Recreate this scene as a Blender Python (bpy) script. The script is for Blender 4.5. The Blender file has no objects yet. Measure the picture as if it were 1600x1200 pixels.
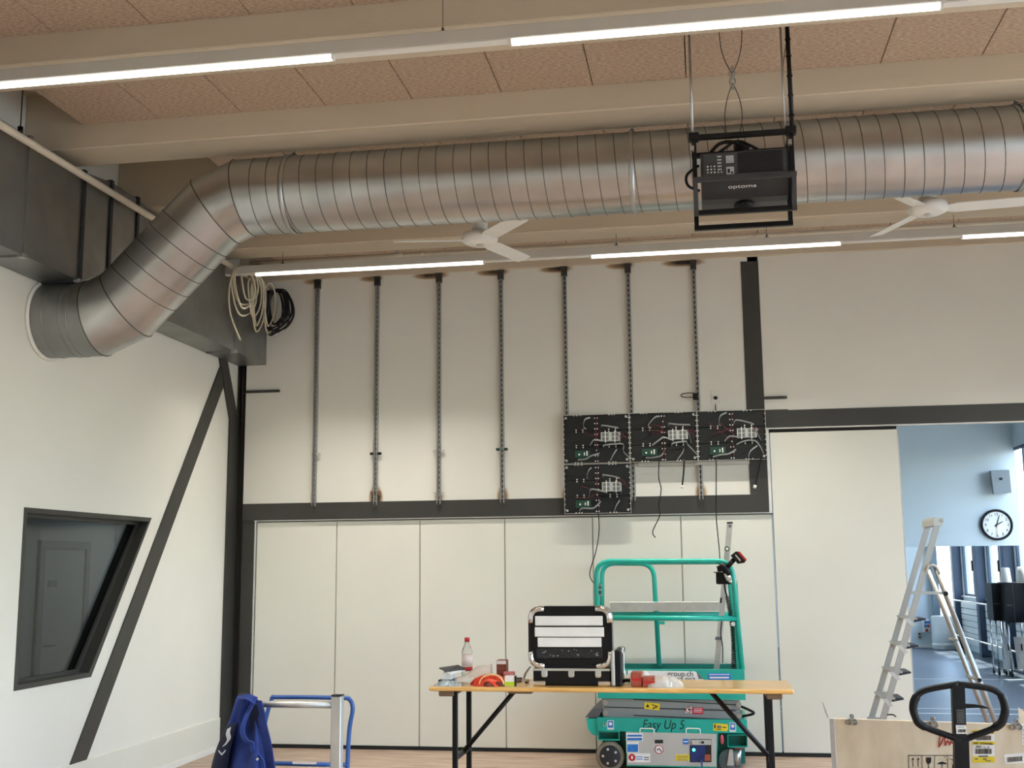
import bpy, bmesh, math, random
from mathutils import Vector, Matrix
random.seed(7)
SC = bpy.context.scene
COL = SC.collection
pi = math.pi

# ------------------------------------------------------------------ camera
F = 1785.0; H = 1.735
YAW, PIT, ROL = math.radians(9.42), math.radians(9.03), math.radians(-.53)
_f = Vector((-math.sin(YAW)*math.cos(PIT), math.cos(YAW)*math.cos(PIT), math.sin(PIT)))
_r = Vector((math.cos(YAW), math.sin(YAW), 0)); _u = _r.cross(_f)
RIGHT = math.cos(ROL)*_r + math.sin(ROL)*_u; UP = -math.sin(ROL)*_r + math.cos(ROL)*_u; FWD = _f
CAM = Vector((0, 0, H))
cd = bpy.data.cameras.new('camera'); cam = bpy.data.objects.new('camera', cd); COL.objects.link(cam)
cd.sensor_width = 36; cd.lens = F*36/1600; cd.clip_end = 200
m = Matrix((RIGHT, UP, -FWD)).transposed().to_4x4(); m.translation = CAM
cam.matrix_world = m; SC.camera = cam

# ------------------------------------------------------------------ world, sun, exposure
w = bpy.data.worlds.new('sky'); SC.world = w; w.use_nodes = True
nt = w.node_tree; bg = nt.nodes['Background']
sky = nt.nodes.new('ShaderNodeTexSky'); sky.sky_type = 'NISHITA'; sky.sun_disc = False
sky.sun_elevation = math.radians(58); sky.sun_rotation = math.radians(90)
hz = nt.nodes.new('ShaderNodeMix'); hz.data_type = 'RGBA'; hz.inputs[0].default_value = .70; hz.inputs[7].default_value = (.35, .348, .335, 1)
nt.links.new(sky.outputs[0], hz.inputs[6]); nt.links.new(hz.outputs[2], bg.inputs[0]); bg.inputs[1].default_value = 4.6
sl = bpy.data.lights.new('sun', 'SUN'); sl.energy = 18; sl.angle = .01; sl.color = (1, .96, .88)
sun = bpy.data.objects.new('sun', sl); COL.objects.link(sun)
sun.rotation_euler = Vector((-.25, -.2, -1)).to_track_quat('-Z', 'Y').to_euler()
LED_STRENGTH = 1.7; LED_WATT = 32.0; LED_SPREAD = 86; LED_COL = (1.0, .95, .85)
SC.view_settings.view_transform = 'Standard'; SC.view_settings.look = 'None'
SC.view_settings.exposure = 0.2; SC.view_settings.gamma = 1; SC.view_settings.use_curve_mapping = False

# ------------------------------------------------------------------ pixel -> point on a known plane
def ray(x, y): return RIGHT*((x-800)/F) + UP*(-(y-600)/F) + FWD
def atY(x, y, Y): d = ray(x, y); return CAM + d*(Y/d.y)
def atX(x, y, X): d = ray(x, y); return CAM + d*(X/d.x)
def atZ(x, y, Z): d = ray(x, y); return CAM + d*((Z-H)/d.z)

# ------------------------------------------------------------------ materials
MATS = {}
def srgb(r, g, b):
    f = lambda c: (c/255/12.92 if c/255 <= .04045 else ((c/255+.055)/1.055)**2.4)
    return (f(r), f(g), f(b))
def mat(name, col, rough=.55, metal=0, var=.08, scale=6, bump=0, bscale=60, emit=None, es=0, stretch=None, col2=None, trans=0, ior=1.45, coat=0, detail=4, spec=None):
    if name in MATS: return MATS[name]
    M = bpy.data.materials.new(name); M.use_nodes = True; MATS[name] = M
    t = M.node_tree; N = t.nodes; L = t.links; b = N['Principled BSDF']
    b.inputs['Roughness'].default_value = rough; b.inputs['Metallic'].default_value = metal
    if spec is not None: b.inputs['Specular IOR Level'].default_value = spec
    if trans: b.inputs['Transmission Weight'].default_value = trans; b.inputs['IOR'].default_value = ior
    if coat: b.inputs['Coat Weight'].default_value = coat
    tc = N.new('ShaderNodeTexCoord'); src = tc.outputs['Object']
    if stretch:
        mp = N.new('ShaderNodeMapping'); mp.inputs['Scale'].default_value = stretch; L.new(src, mp.inputs[0]); src = mp.outputs[0]
    nz = N.new('ShaderNodeTexNoise'); nz.inputs['Scale'].default_value = scale; nz.inputs['Detail'].default_value = detail
    L.new(src, nz.inputs['Vector'])
    cr = N.new('ShaderNodeValToRGB'); L.new(nz.outputs['Fac'], cr.inputs[0])
    c2 = col2 or tuple(min(1, c*(1+var)) for c in col)
    c1 = col if col2 else tuple(c*(1-var) for c in col)
    cr.color_ramp.elements[0].position = .35; cr.color_ramp.elements[1].position = .65
    cr.color_ramp.elements[0].color = (*c1, 1); cr.color_ramp.elements[1].color = (*c2, 1)
    L.new(cr.outputs[0], b.inputs['Base Color'])
    if bump:
        n2 = N.new('ShaderNodeTexNoise'); n2.inputs['Scale'].default_value = bscale; n2.inputs['Detail'].default_value = 6
        L.new(src, n2.inputs['Vector'])
        bp = N.new('ShaderNodeBump'); bp.inputs['Strength'].default_value = bump; bp.inputs['Distance'].default_value = .01
        L.new(n2.outputs['Fac'], bp.inputs['Height']); L.new(bp.outputs[0], b.inputs['Normal'])
    if emit:
        b.inputs['Emission Color'].default_value = (*emit, 1); b.inputs['Emission Strength'].default_value = es
    return M

def galv(name, base=(.56, .57, .57), rough=.36, vs=26):
    M = mat(name, base, rough, 1, .10, 3.0)
    t = M.node_tree; N = t.nodes; L = t.links; b = N['Principled BSDF']
    tc = N.new('ShaderNodeTexCoord')
    v = N.new('ShaderNodeTexVoronoi'); v.inputs['Scale'].default_value = vs; L.new(tc.outputs['Object'], v.inputs['Vector'])
    mr = N.new('ShaderNodeMapRange'); mr.inputs[3].default_value = rough-.02; mr.inputs[4].default_value = rough+.02
    sep = N.new('ShaderNodeSeparateColor'); L.new(v.outputs['Color'], sep.inputs[0]); L.new(sep.outputs[0], mr.inputs[0])
    L.new(mr.outputs[0], b.inputs['Roughness'])
    n = N.new('ShaderNodeTexNoise'); n.inputs['Scale'].default_value = 5; n.inputs['Detail'].default_value = 2; L.new(tc.outputs['Object'], n.inputs['Vector'])
    bp = N.new('ShaderNodeBump'); bp.inputs['Strength'].default_value = .10; bp.inputs['Distance'].default_value = .012
    L.new(n.outputs['Fac'], bp.inputs['Height']); L.new(bp.outputs[0], b.inputs['Normal'])
    return M

WALL = mat('wall_plaster', srgb(228, 225, 216), .75, 0, .012, 2, bump=.05, bscale=180)
CONC = mat('painted_concrete', srgb(206, 192, 170), .7, 0, .02, 3, bump=.12, bscale=40, stretch=(.5, 2, 2))
PANEL = mat('partition_laminate', srgb(226, 224, 213), .5, 0, .012, 2)
STEEL = mat('dark_painted_steel', srgb(58, 57, 54), .5, 0, .06, 5)
BLACK = mat('black_plastic', srgb(13, 14, 17), .45, 0, .1, 12, spec=.28)
RUBBER = mat('black_rubber', srgb(16, 16, 17), .7, 0, .1, 20)
WHITE = mat('white_plastic', srgb(232, 230, 224), .45, 0, .02, 5)
OFFW = mat('cream_enamel', srgb(216, 205, 186), .5, 0, .03, 8)
GREYM = mat('grey_enamel', srgb(196, 192, 184), .45, 0, .02, 6)
GALV = galv('galvanised_sheet', (.50, .505, .505), .31)
SEAM = mat('seam_shadow_steel', (.16, .16, .155), .5, 1, .1, 10)
GALVD = galv('galvanised_duct_sheet', (.31, .32, .315), .45, 14)
GALVP = galv('galvanised_post', (.56, .565, .56), .56, 50)
ALU = mat('brushed_aluminium', (.41, .405, .39), .42, 1, .06, 30, stretch=(1, 1, 8))
ALUM = mat('matt_aluminium', srgb(196, 196, 192), .4, .6, .05, 12)
CHROME = mat('chrome', (.78, .78, .78), .12, 1, .03, 10)
TEAL = mat('teal_paint', srgb(8, 172, 154), .35, 0, .06, 6, coat=.3)
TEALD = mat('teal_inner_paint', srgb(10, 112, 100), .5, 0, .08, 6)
SCIS = mat('grey_scissor_paint', srgb(140, 143, 142), .45, 0, .05, 6)
DOORG = mat('pale_grey_cover', srgb(188, 185, 178), .45, 0, .03, 5)
TYRE = mat('tan_tyre_rubber', srgb(132, 122, 104), .75, 0, .08, 12)
RED = mat('red_plastic', srgb(190, 26, 34), .4, 0, .06, 8)
REDW = mat('red_wire', srgb(96, 16, 28), .5, 0, .1, 20)
ORANGE = mat('orange_red_plastic_film', srgb(226, 66, 34), .3, 0, .25, 30)
BLUE = mat('blue_powder_coat', srgb(44, 84, 150), .4, 0, .06, 6)
CLOTH = mat('blue_work_cloth', srgb(20, 44, 112), .85, 0, .14, 14, bump=.25, bscale=260)
NAVY = mat('navy_work_cloth', srgb(12, 17, 44), .85, 0, .15, 14, bump=.25, bscale=260)
REFL = mat('grey_reflective_tape', srgb(186, 190, 196), .4, .2, .05, 30)
YELLOW = mat('yellow_sticker', srgb(232, 204, 36), .5, 0, .05, 8)
BLUEST = mat('blue_sticker', srgb(38, 118, 196), .5, 0, .12, 30)
PAPER = mat('white_paper_label', srgb(236, 234, 230), .6, 0, .03, 8)
INK = mat('black_ink', srgb(22, 22, 24), .6, 0, .05, 10)
INKG = mat('grey_ink', srgb(110, 110, 112), .6, 0, .1, 20)
PLY = mat('birch_plywood', srgb(208, 190, 162), .6, 0, 0, 3.2, bump=.05, bscale=30, stretch=(3, 2, 1.2), col2=srgb(228, 213, 190), detail=7)
PINE = mat('lacquered_pine', srgb(214, 160, 84), .32, 0, 0, 5, stretch=(1.2, 16, 16), col2=srgb(238, 192, 116), coat=.4, detail=6)
BROWNB = mat('raw_brown_wood', srgb(122, 98, 74), .6, 0, .15, 14, stretch=(1, 12, 12))
BROWN = mat('brown_plug_cardboard', srgb(134, 72, 52), .55, 0, .18, 40)
BRICKR = mat('red_brown_pack', srgb(164, 78, 60), .4, 0, .18, 30)
CLEAR = mat('clear_plastic', (.95, .95, .95), .08, 0, .01, 4, trans=1, ior=1.2)
FILM = mat('crumpled_clear_film', (.93, .92, .90), .2, 0, .03, 20, trans=.55, ior=1.1, bump=.6, bscale=40)
PCB = mat('green_circuit_board', srgb(22, 66, 52), .5, 0, .2, 60)
LEDB = mat('black_led_module', srgb(8, 12, 13), .6, 0, .18, 9)
RIBBON = mat('grey_ribbon_cable', srgb(150, 154, 154), .5, 0, .08, 20)
FARFL = mat('blue_grey_vinyl_floor', srgb(84, 95, 106), .40, 0, 0, 1.2, stretch=(1, .35, 1), col2=srgb(98, 108, 118))
FARW = mat('daylight_tinted_plaster', srgb(208, 216, 219), .7, 0, .012, 2)  # blue cast of the daylight is mixed into this plaster colour
COLB = mat('blue_grey_steel_column', srgb(66, 80, 100), .5, 0, .05, 4)
RAD = mat('radiator_enamel', srgb(206, 208, 208), .45, 0, .02, 5)

def woodwool():
    M = mat('wood_wool_board', srgb(178, 152, 130), .95, 0, 0, 34, stretch=(1, 3.2, 1), col2=srgb(222, 198, 174), detail=9, bump=1.0, bscale=70)
    return M
WOOL = woodwool()
def floor_wood():
    M = mat('oak_look_vinyl', srgb(142, 118, 100), .42, 0, 0, 2.6, stretch=(1, 7, 1), col2=srgb(186, 164, 145), detail=8)
    t = M.node_tree; N = t.nodes; L = t.links; b = N['Principled BSDF']
    mp = [n for n in N if n.type == 'MAPPING'][0]; mp.inputs['Rotation'].default_value = (0, 0, math.radians(35))
    return M
FLOORM = floor_wood()
def glass(name, tint, rough=.02):
    M = bpy.data.materials.new(name); M.use_nodes = True; t = M.node_tree; N = t.nodes; L = t.links
    N.remove(N['Principled BSDF']); o = N['Material Output']
    g = N.new('ShaderNodeBsdfGlossy'); g.inputs['Roughness'].default_value = rough
    tr = N.new('ShaderNodeBsdfTransparent'); nz = N.new('ShaderNodeTexNoise'); nz.inputs['Scale'].default_value = 1.5
    cr = N.new('ShaderNodeValToRGB'); cr.color_ramp.elements[0].color = (*[c*.96 for c in tint], 1); cr.color_ramp.elements[1].color = (*tint, 1)
    L.new(nz.outputs[0], cr.inputs[0]); L.new(cr.outputs[0], tr.inputs[0])
    lw = N.new('ShaderNodeLayerWeight'); lw.inputs[0].default_value = .5
    pw = N.new('ShaderNodeMath'); pw.operation = 'POWER'; pw.inputs[1].default_value = 4.0; L.new(lw.outputs['Facing'], pw.inputs[0])
    fr = N.new('ShaderNodeMapRange'); fr.inputs[3].default_value = .04; fr.inputs[4].default_value = .85; L.new(pw.outputs[0], fr.inputs[0])
    mx = N.new('ShaderNodeMixShader'); L.new(fr.outputs[0], mx.inputs[0]); L.new(tr.outputs[0], mx.inputs[1]); L.new(g.outputs[0], mx.inputs[2])
    L.new(mx.outputs[0], o.inputs[0]); MATS[name] = M
    return M
DGLASS = glass('grey_tinted_glass', (.56, .62, .67))
WGLASS = glass('window_glass', (.93, .97, .98))
LEDM = mat('lit_led_diffuser', (.9, .9, .9), .4, 0, 0, 5, emit=(1.0, .97, .91), es=LED_STRENGTH)
GREENLED = mat('lit_green_lamp', (.1, .6, .3), .4, 0, 0, 5, emit=(.1, 1.0, .55), es=2.5)

# ------------------------------------------------------------------ mesh builder
class MB:
    def __init__(s): s.bm = bmesh.new()
    def box(s, a, b, bev=0, seg=1, M=None):
        a, b = Vector(a), Vector(b); lo = Vector(map(min, a, b)); hi = Vector(map(max, a, b))
        vs = [s.bm.verts.new((x, y, z)) for z in (lo.z, hi.z) for y in (lo.y, hi.y) for x in (lo.x, hi.x)]
        fs = [s.bm.faces.new([vs[i] for i in q]) for q in ((0, 2, 3, 1), (4, 5, 7, 6), (0, 1, 5, 4), (2, 6, 7, 3), (0, 4, 6, 2), (1, 3, 7, 5))]
        if bev:
            es = {e for f in fs for e in f.edges}
            r = bmesh.ops.bevel(s.bm, geom=list(es), offset=bev, segments=seg, profile=.5, affect='EDGES')
            vs = list({v for f in r['faces'] for v in f.verts} | {v for v in vs if v.is_valid})
        if M is not None:
            for v in vs: v.co = M @ v.co
        return s
    def cyl(s, p, q, r, r2=None, n=14, caps=True):
        p, q = Vector(p), Vector(q); d = (q-p).normalized()
        a = d.orthogonal().normalized(); b = d.cross(a); r2 = r if r2 is None else r2
        A = [s.bm.verts.new(p + r*(math.cos(t)*a + math.sin(t)*b)) for t in [2*pi*i/n for i in range(n)]]
        B = [s.bm.verts.new(q + r2*(math.cos(t)*a + math.sin(t)*b)) for t in [2*pi*i/n for i in range(n)]]
        for i in range(n):
            f = s.bm.faces.new((A[i], A[(i+1) % n], B[(i+1) % n], B[i])); f.smooth = True
        if caps: s.bm.faces.new(A[::-1]); s.bm.faces.new(B)
        return s
    def tube(s, pts, r, n=8, closed=False, caps=True, rb=None, ref=None):
        P = [Vector(p) for p in pts]; k = len(P); rings = []; prev = None
        for i in range(k):
            if closed: d = P[(i+1) % k] - P[i-1]
            else: d = P[min(i+1, k-1)] - P[max(i-1, 0)]
            d = d.normalized() if d.length > 1e-9 else Vector((0, 0, 1))
            if ref is not None: a = (Vector(ref) - d*d.dot(Vector(ref))).normalized()
            elif prev is None: a = d.orthogonal().normalized()
            else:
                a = prev - d*d.dot(prev); a = a.normalized() if a.length > 1e-6 else d.orthogonal().normalized()
            prev = a; b = d.cross(a); ra = r[i] if isinstance(r, (list, tuple)) else r; rr = ra if rb is None else rb
            rings.append([s.bm.verts.new(P[i] + ra*math.cos(2*pi*j/n)*a + rr*math.sin(2*pi*j/n)*b) for j in range(n)])
        for i in range(k if closed else k-1):
            A, B = rings[i], rings[(i+1) % k]
            for j in range(n):
                f = s.bm.faces.new((A[j], A[(j+1) % n], B[(j+1) % n], B[j])); f.smooth = True
        if caps and not closed: s.bm.faces.new(rings[0][::-1]); s.bm.faces.new(rings[-1])
        return s
    def ribbon(s, pts, wv, th):          # flat band following pts, width vector wv
        P = [Vector(p) for p in pts]; wv = Vector(wv); k = len(P); R = []
        for i in range(k):
            d = (P[min(i+1, k-1)] - P[max(i-1, 0)]).normalized(); nn = d.cross(wv).normalized()*th
            R.append([s.bm.verts.new(P[i]+o) for o in (-wv/2-nn/2, wv/2-nn/2, wv/2+nn/2, -wv/2+nn/2)])
        for i in range(k-1):
            for j in range(4): s.bm.faces.new((R[i][j], R[i][(j+1) % 4], R[i+1][(j+1) % 4], R[i+1][j]))
        s.bm.faces.new(R[0][::-1]); s.bm.faces.new(R[-1]); return s
    def prism(s, poly, d):               # polygon of 3-D points extruded by d
        d = Vector(d); A = [s.bm.verts.new(Vector(p)) for p in poly]; B = [s.bm.verts.new(Vector(p)+d) for p in poly]; n = len(A)
        s.bm.faces.new(A); s.bm.faces.new(B[::-1])
        for i in range(n): s.bm.faces.new((A[i], B[i], B[(i+1) % n], A[(i+1) % n]))
        return s
    def frame(s, outer, inner, d):       # ring between two polygons with equal counts
        d = Vector(d); n = len(outer)
        V = [[s.bm.verts.new(Vector(p)+o) for p in q] for q in (outer, inner) for o in (Vector(), d)]
        for i in range(n):
            j = (i+1) % n
            for a, b in ((0, 1), (1, 3), (3, 2), (2, 0)): s.bm.faces.new((V[a][i], V[a][j], V[b][j], V[b][i]))
        return s
    def lathe(s, prof, c, n=24, axis=(0, 0, 1)):
        c = Vector(c); ax = Vector(axis).normalized(); a = ax.orthogonal().normalized(); b = ax.cross(a); R = []
        for r, z in prof: R.append([s.bm.verts.new(c + ax*z + max(r, 1e-4)*(math.cos(2*pi*j/n)*a + math.sin(2*pi*j/n)*b)) for j in range(n)])
        for i in range(len(R)-1):
            for j in range(n):
                f = s.bm.faces.new((R[i][j], R[i][(j+1) % n], R[i+1][(j+1) % n], R[i+1][j])); f.smooth = True
        s.bm.faces.new(R[0][::-1]); s.bm.faces.new(R[-1]); return s
    def grid(s, fn, nu, nv, smooth=True):
        V = [[s.bm.verts.new(fn(i/nu, j/nv)) for j in range(nv+1)] for i in range(nu+1)]
        for i in range(nu):
            for j in range(nv):
                f = s.bm.faces.new((V[i][j], V[i+1][j], V[i+1][j+1], V[i][j+1])); f.smooth = smooth
        return s
    def disc(s, c, r, nrm, n=16, th=.002): return s.cyl(Vector(c), Vector(c)+Vector(nrm).normalized()*th, r, n=n)
    def move(s, v):
        for x in s.bm.verts: x.co += Vector(v)
        return s
    def xf(s, M):
        for x in s.bm.verts: x.co = M @ x.co
        return s
    def mesh(s, name):
        bmesh.ops.recalc_face_normals(s.bm, faces=s.bm.faces[:]); me = bpy.data.meshes.new(name); s.bm.to_mesh(me); s.bm.free(); return me

def tag(o, label=None, cat=None, group=None, kind=None):
    if label: o['label'] = label
    if cat: o['category'] = cat
    if group: o['group'] = group
    if kind: o['kind'] = kind
    return o
def obj(name, mb, material, parent=None, label=None):
    """one mesh object; vertices are given in world space and made local to the parent thing"""
    me = mb.mesh(name); o = bpy.data.objects.new(name, me); COL.objects.link(o); me.materials.append(material)
    if parent is not None:
        top = parent
        off = Vector()
        while top is not None: off += top.location; top = top.parent
        me.transform(Matrix.Translation(-off)); o.parent = parent
    if label: o['label'] = label
    return o
def thing(name, loc, label, cat, group=None):
    o = bpy.data.objects.new(name, None); COL.objects.link(o); o.location = loc; o.empty_display_size = .1
    return tag(o, label, cat, group)
def single(name, mb, material, label, cat, group=None):
    return tag(obj(name, mb, material), label, cat, group)
def struct(name, mb, material, parent=None):
    o = obj(name, mb, material, parent)
    if parent is None: o['kind'] = 'structure'
    return o
def copy_tree(o, parent=None):
    c = o.copy(); COL.objects.link(c); c.parent = parent
    for ch in list(o.children): copy_tree(ch, c)
    return c
def bez(p0, p1, p2, p3, n=12):
    p0, p1, p2, p3 = map(Vector, (p0, p1, p2, p3)); R = []
    for i in range(n+1):
        t = i/n; R.append((1-t)**3*p0 + 3*(1-t)**2*t*p1 + 3*(1-t)*t*t*p2 + t**3*p3)
    return R
def spline(pts, n=6):
    P = [Vector(p) for p in pts]; R = []
    for i in range(len(P)-1):
        a, b, c, d = P[max(i-1, 0)], P[i], P[i+1], P[min(i+2, len(P)-1)]
        for k in range(n):
            t = k/n; R.append(.5*((2*b) + (c-a)*t + (2*a-5*b+4*c-d)*t*t + (3*b-a-3*c+d)*t**3))
    R.append(P[-1]); return R
def rounded(pts, r, n=5):               # polyline with rounded inner corners
    P = [Vector(p) for p in pts]; R = [P[0]]
    for i in range(1, len(P)-1):
        a = (P[i-1]-P[i]); b = (P[i+1]-P[i]); ra = min(r, a.length*.49, b.length*.49)
        p, q = P[i]+a.normalized()*ra, P[i]+b.normalized()*ra
        for k in range(n+1):
            t = k/n; R.append((1-t)**2*p + 2*(1-t)*t*P[i] + t*t*q)
    R.append(P[-1]); return R
def text(name, body, size, loc, ex, ey, material, parent, align='LEFT', squeeze=1.0, shear=0):
    """flat lettering as a mesh: ex = reading direction, ey = up direction"""
    cu = bpy.data.curves.new(name, 'FONT'); cu.body = body; cu.size = size; cu.align_x = align; cu.extrude = .0006; cu.shear = shear
    t = bpy.data.objects.new(name, cu); COL.objects.link(t)
    me = bpy.data.meshes.new_from_object(t.evaluated_get(bpy.context.evaluated_depsgraph_get())); bpy.data.objects.remove(t)
    ex = Vector(ex).normalized(); ey = Vector(ey).normalized(); ez = ex.cross(ey)
    Mx = Matrix((ex*squeeze, ey, ez)).transposed().to_4x4(); Mx.translation = Vector(loc); me.transform(Mx)
    o = bpy.data.objects.new(name, me); COL.objects.link(o); me.materials.clear(); me.materials.append(material)
    off = Vector(); top = parent
    while top is not None: off += top.location; top = top.parent
    me.transform(Matrix.Translation(-off)); o.parent = parent
    return o
XV, YV, ZV = Vector((1, 0, 0)), Vector((0, 1, 0)), Vector((0, 0, 1))

# ================================================================== THE SETTING
XL, XR, D = -4.70, 5.10, 11.01
RAILX = [-3.843, -3.207, -2.562, -1.928, -1.287, -.656, -.018]

def sooty_wall():
    """wall plaster with the brown scorch marks that the welding left at the rail ends"""
    M = WALL.copy(); M.name = 'wall_plaster_with_scorch_marks'
    t = M.node_tree; N = t.nodes; L = t.links; b = N['Principled BSDF']
    base = b.inputs['Base Color'].links[0].from_socket
    tc = N.new('ShaderNodeTexCoord'); wob = N.new('ShaderNodeTexNoise'); wob.inputs['Scale'].default_value = 9
    L.new(tc.outputs['Object'], wob.inputs['Vector'])
    spots = []
    for i, x in enumerate(RAILX):
        k = (.35, .5, .85, .75, .75, .6, 1.0)[i]
        spots.append((x-.05-.05*k, 4.655, .19*k+.06, .036+.016*k, .75*k+.2))
    for i, k in ((1, 1.0), (2, .3), (3, .6), (4, .7), (6, .5)):
        spots.append((RAILX[i], 2.40, .055+.03*k, .06+.10*k, .95*k)); 
    acc = None
    for x, z, a, c, s in spots:
        mp = N.new('ShaderNodeMapping'); mp.vector_type = 'POINT'
        mp.inputs['Location'].default_value = (-x/a, 0, -z/c); mp.inputs['Scale'].default_value = (1/a, 0, 1/c)
        L.new(tc.outputs['Object'], mp.inputs[0])
        ln = N.new('ShaderNodeVectorMath'); ln.operation = 'LENGTH'; L.new(mp.outputs[0], ln.inputs[0])
        mr = N.new('ShaderNodeMapRange'); mr.inputs[1].default_value = 1.0; mr.inputs[2].default_value = .15; mr.inputs[3].default_value = 0; mr.inputs[4].default_value = s
        mr.interpolation_type = 'SMOOTHSTEP'; L.new(ln.outputs['Value'], mr.inputs[0])
        if acc is None: acc = mr.outputs[0]
        else:
            mx = N.new('ShaderNodeMath'); mx.operation = 'MAXIMUM'; L.new(acc, mx.inputs[0]); L.new(mr.outputs[0], mx.inputs[1]); acc = mx.outputs[0]
    ml = N.new('ShaderNodeMath'); ml.operation = 'MULTIPLY'; L.new(acc, ml.inputs[0])
    w2 = N.new('ShaderNodeMapRange'); w2.inputs[3].default_value = .75; w2.inputs[4].default_value = 1.2; L.new(wob.outputs[0], w2.inputs[0]); L.new(w2.outputs[0], ml.inputs[1])
    cr = N.new('ShaderNodeValToRGB'); e = cr.color_ramp.elements
    e[0].position = 0; e[0].color = (1, 1, 1, 1); e[1].position = .85; e[1].color = (.03, .022, .016, 1)
    m1 = e.new(.25); m1.color = (.62, .45, .30, 1); L.new(ml.outputs[0], cr.inputs[0])
    mix = N.new('ShaderNodeMix'); mix.data_type = 'RGBA'; mix.blend_type = 'MULTIPLY'; mix.inputs[0].default_value = 1
    L.new(base, mix.inputs[6]); L.new(cr.outputs[0], mix.inputs[7]); L.new(mix.outputs[2], b.inputs['Base Color'])
    return M

# floor: wood-look vinyl here, blue-grey vinyl in the next room
struct('floor', MB().box((XL-.2, -5, -.2), (XR+.2, 11.12, 0)), FLOORM)
fl2 = struct('floor_next_room', MB().box((XL-.2, 11.12, -.2), (XR+.2, 25.2, 0)), FARFL); fl2['kind'] = 'structure'
for yy, wd in ((18.37, .03), (14.73, .035), (14.25, .05)):
    obj('floor_line', MB().box((XL, yy, 0), (XR, yy+wd, .0015)), WHITE, fl2)

# left wall with its slanted window hole
def yz(pts, x): return [(x, y, z) for y, z in pts]
wl = MB()
for poly in ([(-5, 0), (7.385, 0), (7.385, 5.1), (-5, 5.1)], [(7.385, 0), (11.3, 0), (11.3, .93), (8.364, .93), (7.385, .93)],
             [(7.385, 2.158), (9.24, 2.158), (11.3, 2.158), (11.3, 5.1), (7.385, 5.1)], [(8.364, .93), (11.3, .93), (11.3, 2.158), (9.24, 2.158)]):
    wl.prism(yz(poly, XL), (-.2, 0, 0))
wall_left = struct('wall_left', wl, WALL)
bb = struct('baseboard_left', MB().box((XL, 4, .055), (XL+.018, 10.80, .309), .002), PANEL)
obj('plinth', MB().box((XL, 4, 0), (XL+.028, 10.82, .055), .002), WHITE, bb)
# diagonal flat-bar brace, corner column with kinked head plate
obj('diagonal_brace', MB().prism(yz([(7.912, 0), (8.135, 0), (10.641, 3.52), (10.60, 3.76), (10.536, 3.684)], XL+.001), (.014, 0, 0)), STEEL, wall_left)
kp = [atX(*p, XL) for p in ((337, 540), (353, 548), (372, 650))]
obj('column_flange', MB().prism(yz([(10.46, 3.92), (10.64, 3.92), (11.02, 3.23), (11.02, 0), (10.815, 0), (10.82, 3.22)], XL+.003), (.02, 0, 0)), STEEL, wall_left)
# back wall: upper plaster fields, steel beams, partition panels below
wall_back = struct('wall_back', MB().box((-4.60, D, 2.35), (.60, 11.25, 4.68)).box((.50, D, 3.10), (XR+.2, 11.25, 4.68)), sooty_wall())
col = obj('steel_column', MB().box((-4.70, 11.10, 0), (-4.46, 11.13, 5.0)).box((-4.612, D+.02, 0), (-4.60, 11.2, 4.6)).box((-4.70, 11.02, 0), (-4.688, 11.2, 4.6)), STEEL, wall_back)
obj('column_rib', MB().cyl((-4.655, 11.06, 3.15), (-4.655, 11.06, 4.0), .007, n=8), STEEL, wall_back)
for z in (3.52, 3.24): obj('column_stiffener', MB().box((-4.655, 11.03, z-.008), (-4.60, 11.12, z+.008)), STEEL, wall_back)
obj('steel_beam', MB().box((-4.60, D-.012, 2.208), (.605, D+.15, 2.375), .002).box((-4.60, D+.01, 0), (-4.475, D+.15, 2.21)), STEEL, wall_back)
obj('steel_post', MB().box((.438, D-.012, 2.376), (.604, D+.1, 4.63), .002), STEEL, wall_back)
obj('steel_beam', MB().box((.606, D-.012, 3.002), (XR+.1, D+.15, 3.165), .002).box((.606, D-.013, 3.16), (.82, D+.1, 3.172)), STEEL, wall_back)
for x0, x1, z in ((-4.60, -4.235, 3.52), (.604, .815, 3.285)):
    obj('steel_stub', MB().box((x0, D-.035, z-.012), (x1, D+.02, z+.012), .002), STEEL, wall_back)
obj('beam_lip', MB().box((-4.475, D-.006, 2.198), (.632, D+.06, 2.207)), WHITE, wall_back)
obj('beam_lip', MB().box((.606, D-.006, 2.990), (XR, D+.06, 3.001)), WHITE, wall_back)
PJ = [-4.455, -3.615, -2.763, -1.916, -1.061, -.22, .632]
obj('partition_core', MB().box((-4.46, 11.045, .03), (.63, 11.10, 2.19)), mat('grey_joint_profile', srgb(186, 184, 178), .5, .2, .03, 6), wall_back)
obj('floor_seal', MB().box((-4.46, D+.012, 0), (1.80, 11.10, .034)), RUBBER, wall_back)
obj('head_gap', MB().box((-4.46, D+.05, 2.184), (.636, 11.10, 2.2)), RUBBER, wall_back)
for a, b in zip(PJ, PJ[1:]):
    obj('partition_panel', MB().box((a+.006, D+.02, .034), (b-.006, 11.05, 2.184), .003), PANEL, wall_back)
obj('jamb_strip', MB().box((-4.473, D+.004, .0), (-4.457, D+.06, 2.198), .002), ALUM, wall_back)
obj('jamb_strip', MB().box((.606, D-.004, 2.208), (.632, D+.06, 2.988), .002), WHITE, wall_back)
# tall sliding leaf beside the opening
door1 = struct('door_1', MB().box((.642, D+.018, .034), (1.801, D+.09, 2.958), .003), PANEL)
obj('edge_profile', MB().box((1.802, D+.02, .034), (1.812, D+.088, 2.958)), ALUM, door1)
obj('head_track', MB().box((.636, D+.03, 2.962), (1.80, D+.1, 2.989)), RUBBER, door1)

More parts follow.
